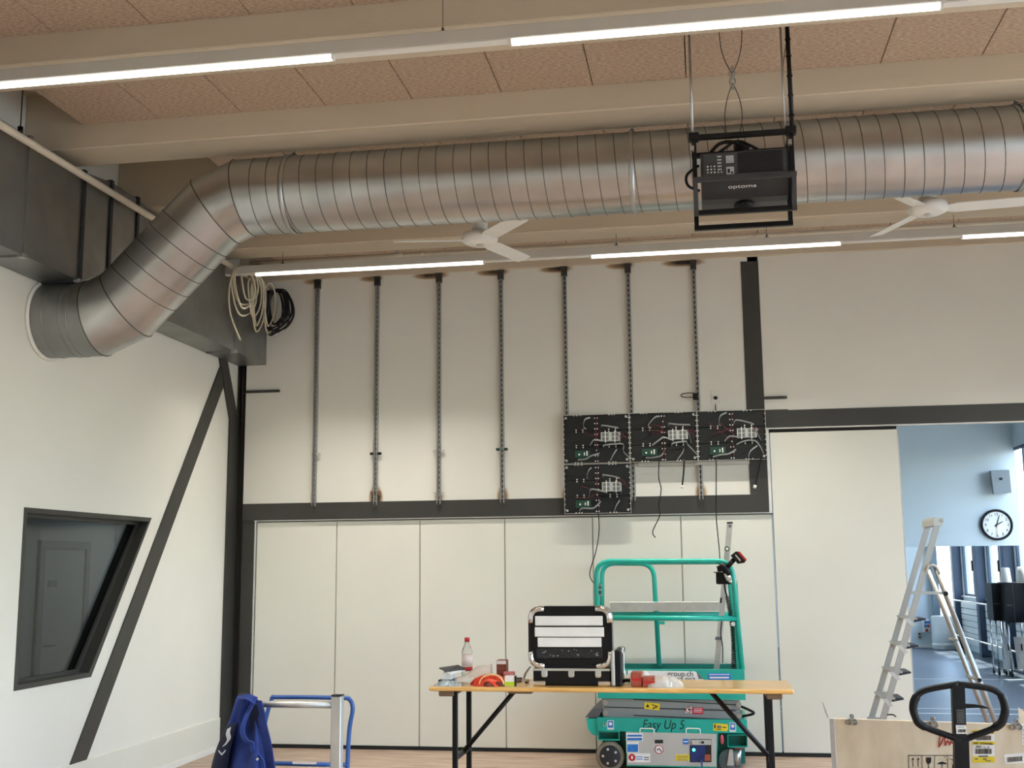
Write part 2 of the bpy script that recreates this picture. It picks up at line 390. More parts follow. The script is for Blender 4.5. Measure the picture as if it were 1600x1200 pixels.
# window in the left wall and the dim corridor behind it
def inset(pts, d):
    (y0, z0), (y1, z1), (y2, z2), (y3, z3) = pts
    return [(y0+d, z0+d), (y1-d*1.02, z0+d), (y2-d*1.55, z2-d), (y3+d, z3-d)]
WH = [(7.385, .93), (8.364, .93), (9.24, 2.158), (7.385, 2.158)]
win = struct('window_1', MB().frame(yz(inset(WH, -.012), XL+.006), yz(inset(WH, .024), XL+.006), (-.19, 0, 0)), STEEL)
obj('pane', MB().prism(yz(inset(WH, .024), XL-.10), (-.008, 0, 0)), DGLASS, win)
obj('glazing_bead', MB().frame(yz(inset(WH, .024), XL-.08), yz(inset(WH, .05), XL-.08), (-.02, 0, 0)), STEEL, win)
wc = struct('wall_corridor', MB().box((-6.8, 5, 0), (-6.6, 16, 2.6)).box((-6.8, 5, 2.5), (-4.9, 16, 2.6)).box((-6.8, 5, -.2), (-4.9, 16, 0)).box((-6.8, 4.8, 0), (-4.9, 5, 2.6)).box((-6.8, 16, 0), (-4.9, 16.2, 2.6)), WALL)
obj('cable_tray', MB().box((-6.55, 5, 2.32), (-6.3, 16, 2.40)), GALV, wc)
d2 = struct('door_2', MB().box((-6.6, 10.72, 0), (-6.585, 11.50, 1.95)), PANEL)
obj('door_frame', MB().frame(yz([(10.63, 0), (11.58, 0), (11.58, 2.03), (10.63, 2.03)], -6.6), yz([(10.72, -.001), (11.50, -.001), (11.50, 1.95), (10.72, 1.95)], -6.6), (.04, 0, 0)), GREYM, d2)
obj('door_handle', MB().tube(rounded([(-6.585, 10.79, .98), (-6.53, 10.79, .98), (-6.53, 10.92, .98)], .02), .01), ALU, d2)
cl = thing('added_corridor_light', (-5.75, 11.5, 2.44), 'unseen ceiling light added to brighten the corridor behind the slanted window', 'lamp')  # out-of-view light source added to brighten the corridor
obj('added_light_body', MB().box((-5.9, 11.2, 2.45), (-5.6, 12.4, 2.5), .004), WHITE, cl)
obj('added_light_face', MB().box((-5.88, 11.22, 2.44), (-5.62, 12.38, 2.452), .003), mat('added_corridor_glow', (.9, .9, .9), .4, 0, 0, 5, emit=(.9, .97, 1), es=5), cl)
obj('door_sign', MB().box((-6.585, 10.82, 1.56), (-6.578, 10.98, 1.63)), GREYM, d2)

# ceiling slab, concrete ribs, wood-wool boards
ceil = struct('ceiling', MB().box((XL-.2, -5, 5.10), (XR+.2, 11.4, 5.3)), CONC)
BEAMS = [(5.785+1.33*k, 6.13+1.325*k) for k in range(-8, 4)] + [(10.985, 11.35)]
for a, b in BEAMS:
    obj('concrete_rib', MB().box((XL, a, 4.675), (XR, b, 5.10), .006), CONC, ceil)
shared = {}
for i in range(len(BEAMS)-1):
    y0, y1 = BEAMS[i][1]+.002, BEAMS[i+1][0]-.002
    if y0 < 4: continue
    x = -4.25; edges = [-4.25]+[-3.667+.6085*k for k in range(15)]
    for j in range(1 if 7.4 < y0 < 8.7 else 0, len(edges)-1):
        x0, x1 = edges[j]+.003, edges[j+1]-.003
        key = (round(x1-x0, 3), round(y1-y0, 3))
        if key not in shared:
            o = obj('wood_wool_board', MB().box((x0, y0, 4.85), (x1, y1, 4.885), .003), WOOL, ceil)
            c = Vector((x0, y0, 4.85)); o.data.transform(Matrix.Translation(-c)); o.location = c; shared[key] = o.data
        else:
            o = bpy.data.objects.new('wood_wool_board', shared[key]); COL.objects.link(o); o.parent = ceil; o.location = (x0, y0, 4.85)
obj('ceiling_lining', MB().box((-4.25, -5, 4.85), (XR, 3.4, 4.89)), WOOL, ceil)

# outer wall on the right with its row of windows, rear wall, next room
wr = MB()
WIN_Y = [-3.0+2.05*k for k in (0, 1, 2, 3, 4, 5, 7, 8, 9, 10, 11, 12, 13)]   # window centres
NZ0, NZ1 = .55, 4.05                                 # sill and head of this room's windows; the next room's are smaller
wr.box((XR, -5, 0), (XR+.12, 11.2, NZ0)).box((XR, -5, NZ1), (XR+.12, 11.2, 5.1)).box((XR, 11.2, 0), (XR+.12, 25.2, 1.05)).box((XR, 11.2, 3.6), (XR+.12, 25.2, 5.1))
edges = [-5]
for c in WIN_Y: edges += [c-.86, c+.86]
edges.append(25.2)
for a, b in zip(edges[0::2], edges[1::2]):
    wr.box((XR, a, NZ0 if a < 11 else 1.05), (XR+.12, b, NZ1 if a < 11 else 3.6))
wall_right = struct('wall_right', wr, FARW)
for n, c in enumerate(WIN_Y):
    zb, zt = (NZ0, NZ1) if c < 11 else (1.05, 3.6)
    wn = struct('window_%d' % (n+2), MB().frame([(XR+.02, y, z) for y, z in ((c-.86, zb), (c+.86, zb), (c+.86, zt), (c-.86, zt))], [(XR+.02, y, z) for y, z in ((c-.81, zb+.05), (c+.81, zb+.05), (c+.81, zt-.05), (c-.81, zt-.05))], (.04, 0, 0)), COLB)
    obj('mullion', MB().box((XR+.02, c-.03, zb+.05), (XR+.055, c+.03, zt-.05)), COLB, wn)
    obj('pane', MB().box((XR+.05, c-.81, zb+.05), (XR+.058, c-.03, zt-.05)), WGLASS, wn)
    obj('pane', MB().box((XR+.05, c+.03, zb+.05), (XR+.058, c+.81, zt-.05)), WGLASS, wn)
    obj('sill', MB().box((XR-.05, c-.88, zb-.02), (XR+.02, c+.88, zb+.005), .003), RAD, wn)
    obj('window_handle', MB().box((XR-.01, c-.012, 1.55), (XR+.02, c+.012, 1.75), .003), BLACK, wn)
for k in range(6, 15):
    y = -3.0+2.05*k-1.025
    if y > 11.5: obj('steel_column', MB().box((XR-.17, y-.09, 0), (XR, y+.09, 4.2), .004), COLB, wall_right)
struct('ground_outside', MB().box((XR+.12, -400, -.6), (1500, 1500, -.4)).box((-1500, 25.2, -.6), (XR+.12, 1500, -.4)).box((-1500, 17, -.6), (XL-.2, 25.2, -.4)), mat('pale_paving', srgb(128, 127, 120), .8, 0, .05, .5))['kind'] = 'structure'
struct('wall_rear', MB().box((XL-.2, -5.2, 0), (XR+.2, -5, 5.1)), WALL)
wf = struct('wall_far', MB().box((XL, 25, 0), (4.70, 25.2, 4.2)).box((4.70, 25, 0), (XR+.1, 25.2, .62)).box((4.70, 25, 3.0), (XR+.1, 25.2, 4.2)).box((5.03, 25, .62), (XR+.1, 25.2, 3.0)).box((XL-.2, 11.26, 0), (XL, 20.6, 4.2)).box((XL-.2, 20.6, 0), (XL, 25.2, .4)).box((XL-.2, 20.6, 3.8), (XL, 25.2, 4.2)).box((XL-.2, 24.7, .4), (XL, 25.2, 3.8)).box((XL-.2, 22.55, .4), (XL, 22.75, 3.8)), FARW)
struct('ceiling_next_room', MB().box((XL-.2, 11.25, 4.2), (XR+.2, 25.2, 4.4)), FARW)['kind'] = 'structure'
struct('wall_bulkhead', MB().box((XL, 20, 1.985), (XR, 20.25, 4.2)), FARW)
for n, (a, b) in enumerate(((20.6, 22.55), (22.75, 24.7))):  # unseen left-hand windows, added to bring daylight to the far end
    wn = struct('window_%d' % (21+n), MB().frame([(XL-.1, y, z) for y, z in ((a, .4), (b, .4), (b, 3.8), (a, 3.8))], [(XL-.1, y, z) for y, z in ((a+.05, .45), (b-.05, .45), (b-.05, 3.75), (a+.05, 3.75))], (.05, 0, 0)), COLB)
    obj('pane', MB().box((XL-.085, a+.05, .45), (XL-.077, b-.05, 3.75)), WGLASS, wn)
wn = struct('window_20', MB().frame([(x, 25.02, z) for x, z in ((4.70, .62), (5.03, .62), (5.03, 3.0), (4.70, 3.0))], [(x, 25.02, z) for x, z in ((4.72, .65), (5.01, .65), (5.01, 2.97), (4.72, 2.97))], (0, .05, 0)), COLB)
obj('pane', MB().box((4.72, 25.04, .65), (5.01, 25.048, 2.97)), WGLASS, wn)
obj('corner_column', MB().box((4.56, 24.85, 0), (4.69, 25.0, 4.2), .004), mat('pale_blue_grey_column', srgb(120, 138, 148), .5, 0, .04, 4), wf)
obj('skirting', MB().box((XL, 24.985, 0), (XR-.2, 25, .07)), WHITE, wf)

# ================================================================== OVERHEAD
# ---- light rows: trunking on wires with LED strips
def light_row(y, label, segs, wires, x0, x1):
    r = thing('light_rail', (0, y, 4.45), label, 'light', 'suspended light rails')
    obj('trunking', MB().box((x0, y-.032, 4.482), (x1, y+.032, 4.555), .003), GREYM, r)
    prev = x0
    for a, b in segs:
        if a - prev > .05: obj('blank_cover', MB().box((prev+.01, y-.028, 4.472), (a-.012, y+.028, 4.482), .002), WHITE, r)
        t = obj('led_strip', MB().box((a, y-.021, 4.456), (b, y+.021, 4.483), .007, 2), LEDM, r)
        al = bpy.data.lights.new('led_lens_light', 'AREA'); al.shape = 'RECTANGLE'; al.size = b-a; al.size_y = .036; al.energy = LED_WATT; al.color = LED_COL; al.spread = math.radians(LED_SPREAD)
        ao = bpy.data.objects.new('led_lens_light', al); COL.objects.link(ao); ao.location = ((a+b)/2, 0, .003); ao.parent = r
        for e, s in ((a, -1), (b, 1)): obj('end_cap', MB().box((e, y-.022, 4.455), (e+s*.012, y+.022, 4.484), .002), WHITE, t)
        prev = b
    if x1 - prev > .05: obj('blank_cover', MB().box((prev+.012, y-.028, 4.472), (x1-.01, y+.028, 4.482), .002), WHITE, r)
    for x in wires:
        wv = obj('suspension_wire', MB().cyl((x, y, 4.555), (x, y, 4.85), .0022, n=6), STEEL, r)
        obj('wire_clip', MB().box((x-.02, y-.012, 4.555), (x+.02, y+.012, 4.565)).cyl((x, y, 4.56), (x, y, 4.585), .007, n=8), STEEL, wv)
    return r
SEG = [(-4.09, -1.905), (-.915, 1.25), (2.26, 4.43)]
light_row(5.615, 'near suspended light rail with bright strips crossing the top of the picture', SEG, (-1.29, .9, 3.0), -4.6, 5.0)
light_row(9.95, 'far suspended light rail hanging just in front of the back wall', SEG, (-3.83, -.69, .63, 2.2), -4.55, 5.0)
light_row(1.28, 'suspended light rail overhead behind the camera', SEG, (-3.3, 0, 3.0), -4.6, 5.0)
light_row(-3.05, 'rearmost suspended light rail near the rear wall', SEG, (-3.3, 0, 3.0), -4.6, 5.0)

# ---- round spiral duct with two mitred bends into the left wall
DY, DZ, DR = 7.54, 4.385, .275
sd = thing('spiral_duct', (0, DY, DZ), 'large round galvanised spiral duct crossing the room and bending into the left wall', 'duct')
def duct_piece(name, pts, ends, mtl=GALV, n=48):
    mb = MB(); R = []
    for p, d in zip(pts, ends):
        p = Vector(p); d = Vector(d); t = d.length; 
        R.append((p, d))
    rings = []
    for p, (cx, cz) in [(Vector(p), e) for p, e in zip(pts, ends)]:
        # (cx, cz): direction of the in-plane radius of the cutting plane, already scaled for the mitre
        rings.append([mb.bm.verts.new(p + Vector((cx*DR*math.sin(2*pi*j/n), DR*math.cos(2*pi*j/n), cz*DR*math.sin(2*pi*j/n)))) for j in range(n)])
    for A, B in zip(rings, rings[1:]):
        for j in range(n):
            f = mb.bm.faces.new((A[j], A[(j+1) % n], B[(j+1) % n], B[j])); f.smooth = True
    return obj(name, mb, mtl, sd)
def rad(deg):      # radius direction of a mitre plane whose normal points along angle deg in the x-z plane
    a = math.radians(deg); return (-math.sin(a), math.cos(a))
k = 1/math.cos(math.radians(11.25))
def sc(v, s): return (v[0]*s, v[1]*s)
PA, PB, PC, PD, PE = (-3.20, DY, DZ), (-3.42, DY, DZ-.091), (-4.083, DY, 3.631), (-4.303, DY, 3.54), (-4.70, DY, 3.54)
m1, m2 = sc(rad(11.25), k), sc(rad(33.75), k)
duct_piece('duct_run', [(XR, DY, DZ), PA], [(0, 1), m1])
duct_piece('bend_segment', [PA, PB], [m1, m2])
duct_piece('duct_run', [PB, PC], [m2, m2])
duct_piece('bend_segment', [PC, PD], [m2, m1])
duct_piece('wall_spigot', [PD, PE], [m1, (0, 1)], GALVD)
def ring_at(name, p, e, r=.006, over=1.0, mtl=GALVD, wd=None):
    mb = MB(); P = []
    for j in range(48):
        t = 2*pi*j/48; P.append(Vector(p) + Vector((e[0]*DR*over*math.sin(t), DR*over*math.cos(t), e[1]*DR*over*math.sin(t))))
    mb.tube(P, r, n=6, closed=True); return obj(name, mb, mtl, sd)
for p, e in ((PA, m1), (PB, m2), (PC, m2), (PD, m1)): ring_at('bend_seam', p, e, .005, mtl=SEAM)
for f in (.25, .38, .72): ring_at('bend_seam', Vector(PD).lerp(Vector(PE), f), (0, 1), .005)
ring_at('wall_collar', (-4.69, DY, 3.54), (0, 1), .016, 1.03, WHITE)
def helix(p, q, pitch):
    p, q = Vector(p), Vector(q); d = (q-p); Lh = d.length; d.normalize(); up = Vector((-d.z, 0, d.x)); P = []; nt_ = 28; n = int(Lh/pitch*nt_)
    for i in range(n+1):
        t = 2*pi*i/nt_; P.append(p + d*(pitch*i/nt_) + (YV*math.cos(t) + up*math.sin(t))*(DR+.001))
    return P
obj('spiral_seam', MB().tube(helix((-3.12, DY, DZ), (XR, DY, DZ), .122), .0032, n=5), SEAM, sd)
v = (Vector(PC)-Vector(PB)).normalized()
obj('spiral_seam', MB().tube(helix(Vector(PB)+v*.16, Vector(PC)-v*.10, .135), .0032, n=5), SEAM, sd)
for x in (-2.83, -.395, 2.1):
    mb = MB(); n = 48
    for r0, r1 in ((DR+.006, DR+.009),):
        R = [[mb.bm.verts.new((x+dx, DY+r*math.cos(2*pi*j/n), DZ+r*math.sin(2*pi*j/n))) for j in range(n)] for dx, r in ((-.017, r0), (-.017, r1), (.017, r1), (.017, r0))]
        for a in range(4):
            for j in range(n):
                f = mb.bm.faces.new((R[a][j], R[a][(j+1) % n], R[(a+1) % 4][(j+1) % n], R[(a+1) % 4][j])); f.smooth = True
    st = obj('hanging_strap', mb, GALV, sd)
    obj('threaded_rod', MB().cyl((x, DY, DZ+DR), (x, DY, 4.87), .006, n=8).box((x-.012, DY-.03, DZ+DR), (x+.012, DY+.03, DZ+DR+.03)), GALVD, st)

# ---- rectangular duct along the left wall
XO = -4.389
rd = thing('rectangular_duct', (XL+.15, 7.5, 3.79), 'grey rectangular sheet-metal duct running along the top of the left wall', 'duct')
secs = [(4.0, 6.71, 3.795, 3.795, 4.61, 4.61), (6.71, 7.40, 3.795, 3.795, 4.61, 4.61), (7.40, 7.79, 3.795, 3.95, 4.61, 4.665), (7.79, 8.20, 3.95, 3.95, 4.665, 4.665), (8.20, 8.6, 3.95, 3.795, 4.665, 4.61), (8.6, 10.20, 3.795, 3.795, 4.61, 4.61), (10.20, 11.005, 3.795, 3.795, 4.61, 4.61)]
for a, b, za, zb, ta, tb in secs:
    mb = MB(); mb.prism([(XL+.012, a+.004, za), (XL+.012, b-.004, zb), (XL+.012, b-.004, tb), (XL+.012, a+.004, ta)], (XO-XL-.012, 0, 0)); obj('duct_section', mb, GALVD, rd)
FLD = mat('dark_flange_steel', srgb(64, 68, 74), .5, .6, .1, 20)
for y, z0, z1, m_ in ((6.71, 3.795, 4.61, GALVD), (7.40, 3.795, 4.61, FLD), (7.79, 3.95, 4.665, FLD), (8.20, 3.95, 4.665, FLD), (10.20, 3.795, 4.61, GALVD)):
    q = lambda d, yy: [(XL+.03-d*.3, yy, z0-d), (XO+d, yy, z0-d), (XO+d, yy, z1+d), (XL+.03-d*.3, yy, z1+d)]
    fo = obj('flange', MB().frame(q(.014, y-.018), q(-.004, y-.018), (0, .036, 0)), m_, rd)
    obj('corner_bracket', MB().box((XO-.03, y-.024, z0-.02), (XO+.018, y+.024, z0+.01), .004), GALV, fo)

# ---- cream pipe beside that duct, cable coils hung over it
pp = thing('cream_pipe', (-4.3, 8, 4.52), 'cream painted pipe running along the outer face of the rectangular duct', 'pipe')
obj('pipe', MB().cyl((-4.3, 3.5, 4.50), (-4.3, 11.0, 4.545), .026, n=16), OFFW, pp)
h = atX(32, 200, -4.3)
obj('pipe_hanger', MB().cyl((-4.3, h.y, 4.55), (-4.3, h.y, 5.1), .004, n=8).cyl((-4.3, h.y, 4.53), (-4.3, h.y, 4.585), .018, n=10), BLACK, pp)
for y in (10.3, 10.62): obj('pipe_coupling', MB().cyl((-4.3, y, 4.541), (-4.3, y+.07, 4.541), .031, n=16), OFFW, pp)
CW = mat('cream_cable_sheath', srgb(214, 203, 178), .5, 0, .05, 20); CB = mat('black_cable_sheath', srgb(20, 20, 26), .5, 0, .2, 20)
def coil(name, label, mtl, yc, ztop, loops, tails, rc, seed, part, turn=False):
    r = thing(name, (-4.26, yc, ztop), label, 'cable coil'); rnd = random.Random(seed)
    for (dy, wd, drop, dx) in loops:
        P = []; ph = rnd.uniform(-.3, .3)
        for i in range(40):
            t = 2*pi*i/40
            if turn: P.append((-4.235+dy+wd*math.sin(t)*(1+.2*math.sin(t+ph)), yc+dx+.012*math.sin(t*2+ph), ztop-drop/2+drop/2*math.cos(t)+.012*math.sin(3*t+ph)))
            else: P.append((-4.255+dx+.012*math.sin(t*2+ph), yc+dy+wd*math.sin(t)*(1+.15*math.sin(t+ph)), ztop-drop/2+drop/2*math.cos(t)+.012*math.sin(3*t+ph)))
        obj(part, MB().tube(P, rc, n=6, closed=True), mtl, r)
    for pts in tails: obj('cable_tail', MB().tube(spline([(-4.235+a, yc, ztop+b) if turn else (-4.25, yc+a, ztop+b) for a, b in pts]), rc, n=6), mtl, r)
    return r
rn = random.Random(3)
coil('cable_coil', 'coil of cream cables hung over the cream pipe above the corner', CW, 10.05, 4.565,
     [(-.02, .27, .36, 0), (-.04, .24, .40, .02), (.0, .30, .46, -.01), (.05, .20, .30, .03), (.26, .16, .42, .0), (.30, .13, .50, .02), (.33, .18, .55, .01), (.60, .15, .44, .02), (.66, .18, .50, 0)],
     [[(-.2, -.02), (-.33, -.25), (-.30, -.5), (-.05, -.71)]], .0085, 1, 'cable_loop')
coil('cable_coil', 'coil of black cables hung at the end of the cream pipe', CB, 10.80, 4.53,
     [(rn.uniform(-.03, .03), .12+rn.uniform(-.04, .04), .41+rn.uniform(-.07, .06), rn.uniform(-.05, .06)) for i in range(13)],
     [[(-.08, -.02), (.1, 0), (.19, -.14), (.21, -.28), (.13, -.40), (.0, -.42)], [(.0, -.01), (.12, -.06), (.16, -.2), (.15, -.35), (.05, -.44)]], .0075, 2, 'cable_loop', True)

# ---- thin pipe with sprinkler heads behind the fourth rib
sp = thing('sprinkler_pipe', (0, 10.42, 4.71), 'cream sprinkler pipe under the ceiling just before the back wall', 'pipe')
obj('pipe', MB().cyl((-4.35, 10.42, 4.715), (XR, 10.42, 4.715), .024, n=12), OFFW, sp)
for px in (621, 1186):
    p = atY(px, 392 if px < 900 else 355, 10.42)
    s_ = obj('sprinkler_head', MB().cyl((p.x, 10.42, 4.735), (p.x, 10.42, 4.80), .013, n=10).cyl((p.x, 10.42, 4.80), (p.x, 10.42, 4.806), .03, n=12), GALV, sp)
    obj('tee_fitting', MB().cyl((p.x-.06, 10.42, 4.715), (p.x+.06, 10.42, 4.715), .029, n=12), OFFW, s_)
for px in (660, 1233):
    p = atY(px, 385, 10.42)
    obj('pipe_hanger', MB().cyl((p.x, 10.42, 4.73), (p.x, 10.42, 4.85), .005, n=8).cyl((p.x-.02, 10.42, 4.715), (p.x+.02, 10.42, 4.715), .027, n=12), OFFW, sp)

# ---- two white ceiling fans
def fan(loc, ang, label):
    r = thing('ceiling_fan', loc, label, 'ceiling fan', 'white ceiling fans'); c = Vector(loc)
    obj('down_tube', MB().cyl(c+ZV*.06, (c.x, c.y, 4.675), .06, n=18), WHITE, r)
    obj('canopy', MB().lathe([(.02, 0), (.075, .01), (.08, .05), (.05, .09)], (c.x, c.y, 4.585), 24), WHITE, r)
    mo = obj('motor_housing', MB().lathe([(.0, -.035), (.10, -.03), (.14, -.01), (.145, .02), (.135, .05), (.07, .075), (.06, .08)], c, 32), WHITE, r)
    obj('motor_cap', MB().lathe([(.0, -.045), (.03, -.042), (.035, -.03)], c, 20), GREYM, mo)
    for i in range(3):
        a = math.radians(ang+120*i); u = Vector((math.cos(a), math.sin(a), 0)); v_ = Vector((-math.sin(a), math.cos(a), 0))
        mb = MB(); pts = []
        for s, wd, tl in ((.10, .05, -.004), (.2, .065, -.014), (.66, .062, -.014), (.685, .055, -.012)):
            pts.append([c+u*s+v_*wd+ZV*tl, c+u*s-v_*wd-ZV*tl])
        top = [p[0] for p in pts]+[p[1] for p in pts[::-1]]
        A = [mb.bm.verts.new(p) for p in top]; B = [mb.bm.verts.new(p+ZV*.006) for p in top]; n = len(A)
        for kk in range(3):
            mb.bm.faces.new((A[kk], A[kk+1], A[n-2-kk], A[n-1-kk])); mb.bm.faces.new((B[kk], B[kk+1], B[n-2-kk], B[n-1-kk]))
        for kk in range(n): mb.bm.faces.new((A[kk], A[(kk+1) % n], B[(kk+1) % n], B[kk]))
        obj('blade', mb, WHITE, r)
f1 = atZ(750, 376, 4.28); f2 = atZ(1450, 328, 4.28)
fan(f1, -52, 'white three-blade ceiling fan below the middle of the round duct')
fan(f2, -6, 'white three-blade ceiling fan beside the projector at the right')

# ---- projector in its hanging frame
PYF = 6.30
pf = thing('hanging_cage', (.28, PYF, 3.70), 'black square-tube hanging cage around the projector', 'cage')
def bar(mb, p, q, s=.012):
    p, q = Vector(p), Vector(q); lo = Vector(map(min, p, q)); hi = Vector(map(max, p, q)); mb.box(lo-Vector((s, s, s)), hi+Vector((s, s, s)), .002); return mb
x0, x1 = .018, .562; zt, zm, zb = 4.155, 3.875, 3.705; yf, yb = PYF-.02, PYF+.36
obj('top_bar', bar(MB(), (x0, PYF+.06, zt), (x1, PYF+.06, zt), .015), BLACK, pf)
obj('top_bar', bar(MB(), (x0, yb, zt), (x1, yb, zt), .015), BLACK, pf)
obj('front_bar', bar(MB(), (x0, yf, zm), (x1, yf, zm), .014), mat('charcoal_steel_tube', srgb(62, 63, 68), .4, .3, .05, 10), pf)
obj('bottom_bar', bar(MB(), (x0, PYF+.06, zb), (x1, PYF+.06, zb), .014), BLACK, pf)
obj('bottom_bar', bar(MB(), (x0, yb, zb), (x1, yb, zb), .014), BLACK, pf)
for x in (x0, x1):
    obj('upright', bar(MB(), (x, PYF+.06, zb), (x, PYF+.06, zt), .013), BLACK, pf)
    obj('upright', bar(MB(), (x, yb, zb), (x, yb, zt), .013), BLACK, pf)
    obj('side_bar', bar(MB(), (x, PYF+.06, zt), (x, yb, zt), .013), BLACK, pf)
    obj('side_strap', MB().prism([(x-.012, yf-.014, zm+.01), (x-.012, yf+.02, zm+.01), (x-.012, PYF+.075, zb-.012), (x-.012, PYF+.045, zb-.012)], (.024, 0, 0)), mat('charcoal_steel_tube', (.05, .05, .05)), pf)
    obj('side_bar', bar(MB(), (x, yf, zm), (x, PYF+.06, zm), .012), BLACK, pf)
    obj('clamp', MB().box((x-.03, PYF+.03, zt-.02), (x+.03, PYF+.09, zt+.025), .005), BLACK, pf); obj('clamp_bolt', MB().box((x-.02, PYF+.02, zt-.09), (x+.0, PYF+.05, zt-.06)), ALU, pf)
obj('hanging_rod', MB().cyl((x0-.005, PYF+.06, zt), (x0-.005, PYF+.06, 4.87), .007, n=8), GALV, pf)
obj('hanging_rod', MB().cyl((x1-.03, PYF+.06, zt), (x1-.03, PYF+.06, 4.87), .006, n=8), GALV, pf)
cdt = obj('cable_conduit', MB().cyl((x1+.008, PYF+.05, zt-.03), (x1+.008, PYF+.05, 4.86), .013, n=10), BLACK, pf)
for z in (4.24, 4.36, 4.48, 4.6, 4.7): obj('cable_tie', MB().cyl((x1+.008, PYF+.05, z), (x1+.008, PYF+.05, z+.008), .017, n=10), BLACK, cdt)
pj = thing('projector', (.28, PYF+.2, 3.80), 'black projector with side buttons and vent slots hanging in its frame', 'projector')
PJM = mat('charcoal_projector_shell', srgb(44, 47, 50), .42, 0, .08, 14)
bx0, bx1, by0, by1, bz0, bz1 = .052, .535, PYF+.035, PYF+.34, 3.785, 4.055
obj('body', MB().prism([(bx0, by0, 3.885), (bx0, by0, bz1-.015), (bx0, by0+.02, bz1), (bx0, by1, bz1), (bx0, by1, bz0+.01), (bx0, by0+.13, bz0), (bx0, by0+.08, bz0+.012)], (bx1-bx0, 0, 0)), PJM, pj)
fcx0, fcx1, fz0, fz1 = bx0+.012, bx1-.012, 3.905, 4.045
cp = obj('control_panel', MB().box((fcx0, by0-.008, fz0), (fcx1, by0+.004, fz1), .006, 2), mat('graphite_panel', srgb(58, 60, 64), .4, 0, .05, 12), pj)
for i in range(14):
    z = fz0+.012+i*.0088; obj('vent_slot', MB().box((fcx0+.195, by0-.011, z), (fcx1-.015, by0-.007, z+.0045)), BLACK, cp)
for r_ in range(3):
    for c_ in range(3): obj('button', MB().box((fcx0+.022+c_*.019, by0-.012, fz0+.020+r_*.018), (fcx0+.031+c_*.019, by0-.007, fz0+.029+r_*.018), .002), WHITE if (r_+c_) % 3 else ALUM, cp)
for i in range(5): obj('button', MB().box((fcx0+.081, by0-.012, fz0+.036+i*.019), (fcx0+.104, by0-.007, fz0+.043+i*.019)), GREYM, cp)
for i in range(2): obj('indicator', MB().cyl((fcx0+.085+i*.018, by0-.011, fz0+.024), (fcx0+.085+i*.018, by0-.007, fz0+.024), .004, n=10), WHITE, cp)
st = obj('sticker', MB().box((fcx0+.130, by0-.0095, fz0+.075), (fcx0+.173, by0-.007, fz0+.118)), REFL, cp)
for i in range(4): obj('printed_line', MB().box((fcx0+.133, by0-.0102, fz0+.080+i*.009), (fcx0+.168, by0-.009, fz0+.082+i*.009)), INKG, st)
st = obj('sticker', MB().box((fcx0+.130, by0-.0095, fz0+.008), (fcx0+.173, by0-.007, fz0+.052)), REFL, cp)
obj('printed_mark', MB().box((fcx0+.136, by0-.0102, fz0+.016), (fcx0+.150, by0-.009, fz0+.04)).box((fcx0+.155, by0-.0102, fz0+.012), (fcx0+.168, by0-.009, fz0+.022)), INK, st)
n_ = Vector((0, -.06, -.073)).normalized(); e1 = XV; 
text('lettering', 'optoma', .032, (.20, by0+.030, 3.842), XV, (0, -.737, .676), WHITE, pj, squeeze=1.6)
ln = obj('lens', MB().lathe([(.045, 0), (.06, .02), (.06, .06)], ((bx0+bx1)/2, by0+.16, bz0-.035), 28), BLACK, pj)
obj('lens_glass', MB().lathe([(.0, -.004), (.03, -.002), (.044, .004)], ((bx0+bx1)/2, by0+.16, bz0-.035), 24), mat('dark_lens_glass', (.01, .01, .015), .05, 0, 0, 5), ln)
mt = obj('mount_plate', MB().box((.19, PYF+.1, bz1), (.40, PYF+.28, bz1+.02), .004).cyl((.28, PYF+.18, bz1), (.28, PYF+.18, bz1+.10), .035, n=18), BLACK, pj)
obj('power_cable', MB().tube(spline([(.10, PYF+.1, bz1+.005), (.16, PYF+.08, bz1+.06), (.24, PYF+.1, bz1+.075), (.33, PYF+.1, bz1+.03)]), .011, n=8), BLACK, pj)
obj('power_cable', MB().tube(spline([(.13, PYF+.12, bz1+.005), (.2, PYF+.1, bz1+.045), (.27, PYF+.12, bz1+.085), (.38, PYF+.1, bz1+.02)]), .009, n=8), BLACK, pj)
obj('side_cable', MB().tube(spline([(bx0-.01, PYF+.09, 4.00), (bx0-.08, PYF+.1, 3.95), (bx0-.075, PYF+.1, 3.885), (bx0-.01, PYF+.1, 3.85)]), .008, n=8), BLACK, pj)
sw = thing('safety_cable', (.26, PYF+.06, 4.15), 'looped steel safety cable with shackles above the projector', 'cable')
zc = 4.50
for zs, ze, wd in ((zc+.03, 4.86, .075), (4.14, zc-.03, .052)):
    hi = zs if zs > zc else ze
    if zs > zc: P = bez((.25, PYF+.06, zs), (.25-wd, PYF+.06, zs+.12), (.25-wd*.8, PYF+.06, ze-.1), (.25-wd*.9, PYF+.06, ze)); Q = bez((.25, PYF+.06, zs), (.25+wd, PYF+.06, zs+.12), (.25+wd*.8, PYF+.06, ze-.1), (.25+wd*.9, PYF+.06, ze))
    else: P = bez((.25, PYF+.06, ze), (.25-wd*1.2, PYF+.06, ze-.14), (.25-wd*1.1, PYF+.06, zs+.1), (.25-wd*.8, PYF+.06, zs)); Q = bez((.25, PYF+.06, ze), (.25+wd*1.2, PYF+.06, ze-.14), (.25+wd*1.1, PYF+.06, zs+.1), (.25+wd*.2, PYF+.06, zs-.03))
    obj('wire_loop', MB().tube(P, .0028, n=6), STEEL, sw); obj('wire_loop', MB().tube(Q, .0028, n=6), STEEL, sw)
